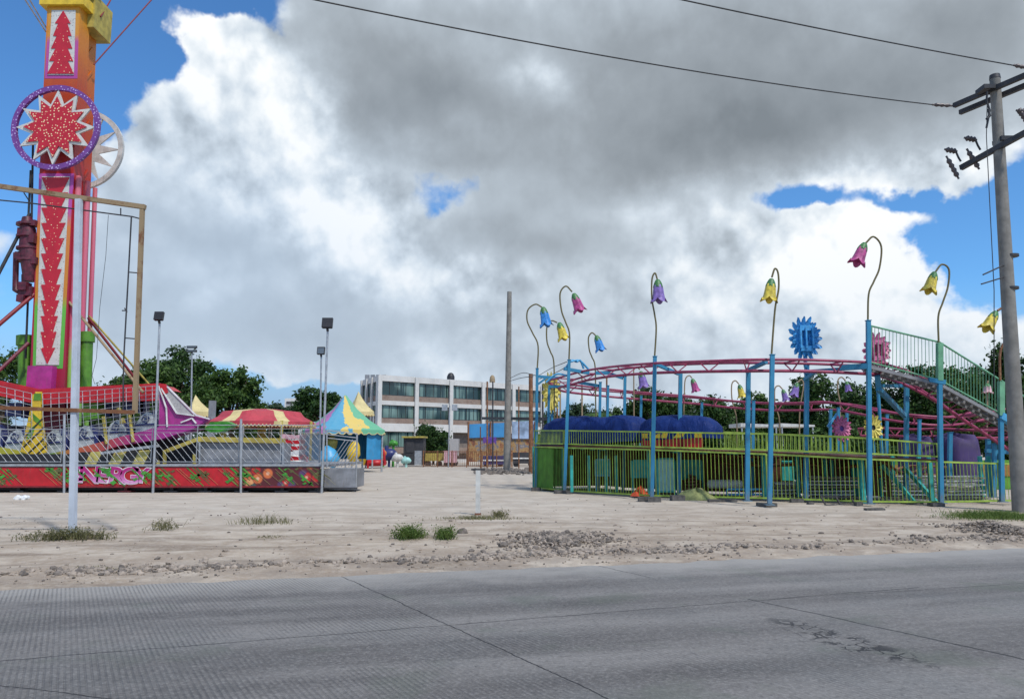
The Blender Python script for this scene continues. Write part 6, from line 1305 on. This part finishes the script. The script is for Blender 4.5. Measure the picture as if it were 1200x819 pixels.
mb = MB(); mb.prism([at(548, 513, 80.2), at(628, 512, 80.2), at(628, 541, 80.2), at(548, 541, 80.2)], (0, .3, 0)); mb.build('painted_front', 'mural', stl)
for px in (549, 575, 598, 627): mb = MB(); p = at(px, 500, 80); mb.tube([(p.x, 79.8, 0), (p.x, 79.8, p.z+.5)], .10, 6); mb.build('stall_post', 'rusttube', stl)
rs_ = thing('spotted_swing_roof', at(570, 520, 77), 'purple and white spotted awning left of the concrete pole', 'awning'); mb = MB()
for k in range(6): a = at(566+k*2.6, 512, 77); mb.prism([(a.x, 77, a.z), (a.x+.22, 77, a.z), (a.x+.22, 77, a.z-.5), (a.x+.11, 77, a.z-.7), (a.x, 77, a.z-.5)], (0, .5, 0))
mb.build('awning', 'purple', rs_)
for (px0, py0, px1, py1, Y, mt, lb, nm, cat) in [(527, 514, 537, 536, 78, 'grille', 'tall grey curved panel standing right of the round bushy tree', 'curved_board', 'board'), (520, 528, 534, 544, 74, 'bellpink', 'pale pink and white kiddie car behind the rusty fence', 'kiddie_car', 'kiddie ride'), (498, 531, 518, 542, 75, 'mustard', 'yellow low slide behind the rusty fence left part', 'yellow_slide', 'slide'), (566, 534, 590, 546, 73, 'navy', 'dark navy low truck bed by the concrete pole', 'navy_trailer', 'trailer'), (601, 530, 626, 545, 73, 'darksteel', 'dark low trailer between the concrete pole and the green fence', 'dark_trailer', 'trailer')]:
    rt = kbox(nm, px0, py0, px1, py1-2, Y, mt, lb, cat, 1.6)
    a, b_ = at(px0, py0, Y), at(px1, py1, Y)
    for x in (a.x+.3, b_.x-.3): mb = MB(); mb.tube([(x, Y+.1, .28), (x, Y+.35, .28)], .28, 12); mb.build('wheel', 'black', rt) if cat in ('trailer', 'kiddie ride') else mb.build('foot', 'darksteel', rt)
    if cat == 'trailer':
        mb = MB(); mb.box(((a.x+b_.x)/2, Y-.05, a.z*.6), (b_.x-a.x, .06, .12)); mb.build('side_rail', 'white', rt)
# rusty fence
rf = thing('rusty_fence', at(540, 547, 71), 'low rusty bar fence in front of the building', 'fence'); mb = MB(); A_, B_ = Vector((at(496, 547, 72).x, 72, 0)), Vector((at(600, 549, 69).x, 69, 0)); h_ = 1.45
for k in range(47): p = A_.lerp(B_, k/46); mb.tube([p+Vector((0, 0, .1)), p+Vector((0, 0, h_))], .022, 4)
mb.build('bars', 'rusttube', rf); mb = MB()
for z in (.15, h_): mb.bar(A_+Vector((0, 0, z)), B_+Vector((0, 0, z)), .06)
for k in range(7): p = A_.lerp(B_, k/6); mb.bar(p, p+Vector((0, 0, h_+.1)), .09)
mb.build('frame', 'rusttube', rf)
mb = MB(); p = gnd(527, 547.5); mb.tube([(p.x, 70, 0), at(527, 475, 70)], .06, 6); rt_ = at(527, 475, 70); 
for dx in (-.55, .35): mb.box((rt_.x+dx+.1, 70, rt_.z-.2), (.5, .2, .55))
tag(mb.build('double_lamp_pole', 'galv'), 'thin pole with two small lamps before the building windows', 'floodlight')
# tall rust poles group (each a thing)
for i, (px, pt, Y, r_, mt, lb) in enumerate([(571, 447, 66, .07, 'rusttube', 'thin rusty pole nearest the left side of the concrete pole'), (577.5, 447, 66.5, .06, 'darksteel', 'thin dark pole just left of the concrete pole'), (563, 500, 68, .05, 'rusttube', 'short rusty pole in front of the blue tarp'), (608, 453, 62, .05, 'rusttube', 'thin rusty pole right of the concrete pole'), (622, 438, 52, .14, 'rusttube', 'thick brown rusty pole left of the green fence corner'), (636, 450, 50, .06, 'darksteel', 'dark thin pole behind the leftmost blue post'), (653, 455, 46, .05, 'rusttube', 'thin rusty pole behind the yellow daisy'), (656.5, 455, 46.5, .05, 'tan', 'second thin tan pole behind the yellow daisy'), (682, 440, 45, .05, 'tan', 'thin tan pole left of the small blue bell lamp'), (711, 443, 45, .05, 'rusttube', 'thin rusty pole between the two short blue posts')]):
    p = at(px, pt, Y); mb = MB(); mb.tube([(at(px, 540, Y).x, Y, 0), p], r_, 8); tag(mb.build('thin_pole', mt), lb, 'pole', 'thin poles of the far rides')
mb = MB(); mb.bar(at(566, 490, 64), at(650, 491, 50), .18, .22); tag(mb.build('dark_crossbeam', 'darksteel'), 'long dark horizontal beam across the far poles', 'beam')
mb = MB()
for a, b_, c in [((598, 443), (612, 437), (628, 440)), ((628, 442), (645, 432), (664, 424)), ((628, 446), (648, 438), (664, 430)), ((596, 447), (610, 443), (625, 441))]: mb.tube(smooth_path([at(*a, 50), at(*b_, 42), at(*c, 30)], 6), .018, 5)
tag(mb.build('slack_cables', 'cable'), 'slack cables between the concrete pole and the leftmost coaster posts', 'cable')
# dark debris rim round concrete pole
mb = MB(); rq = random.Random(2)
for k in range(420):
    px = rq.uniform(556, 640); py = 553+rq.gauss(0, 1.6)+abs(px-595)*.0; p = gnd(px, py); stone(mb, (p.x, p.y, .05), rq.uniform(.06, .2), 0, ICO1, rq)
tag(mb.build('debris_strip', 'stonedark'), 'dark strip of debris and rubble round the concrete pole foot', 'debris', kind='stuff')
# low pale parked things right background behind coaster
for i, (x0, x1, yt, yb, Y, lb) in enumerate([(868, 912, 500, 512, 46, 'pale long canopy roof behind the upper railing left of the fourth post'), (915, 955, 500, 509, 48, 'pale canopy roof just right of the fourth post behind the railing')]):
    rt = thing('stall_canopy', at((x0+x1)/2, 540, Y), lb, 'stall'); a, b_ = at(x0, yt, Y), at(x1, yt, Y); mb = MB(); mb.prism([a, b_, b_+Vector((0, 0, .12)), a+Vector((0, 0, .22))], (0, 2.5, 0)); mb.build('roof', 'offwhite', rt)
    for x in (a.x+.1, b_.x-.1): mb = MB(); mb.tube([(x, Y+.1, 0), (x, Y+.1, a.z)], .05, 6); mb.build('post', 'galv', rt)

for i, (px0, px1, Y, top_, lb) in enumerate([(640, 760, 37, 519, 'added dark leafy backdrop behind the left half of the coaster station'), (750, 870, 37.5, 519, 'added dark leafy backdrop behind the pale turquoise panel'), (865, 985, 38, 521, 'added dark leafy backdrop behind the fourth blue post'), (980, 1075, 37, 524, 'added dark leafy backdrop left of the green and orange barrier')]):
    tree((px0+px1)/2, top_, px1-px0, Y, lb, 'leafdark', 5200, .22, seed=90+i, trunk=False, name='added_dark_backdrop', low=.0, lobes=14)  # leafy rows added as a dark backdrop so the coaster interior looks shaded
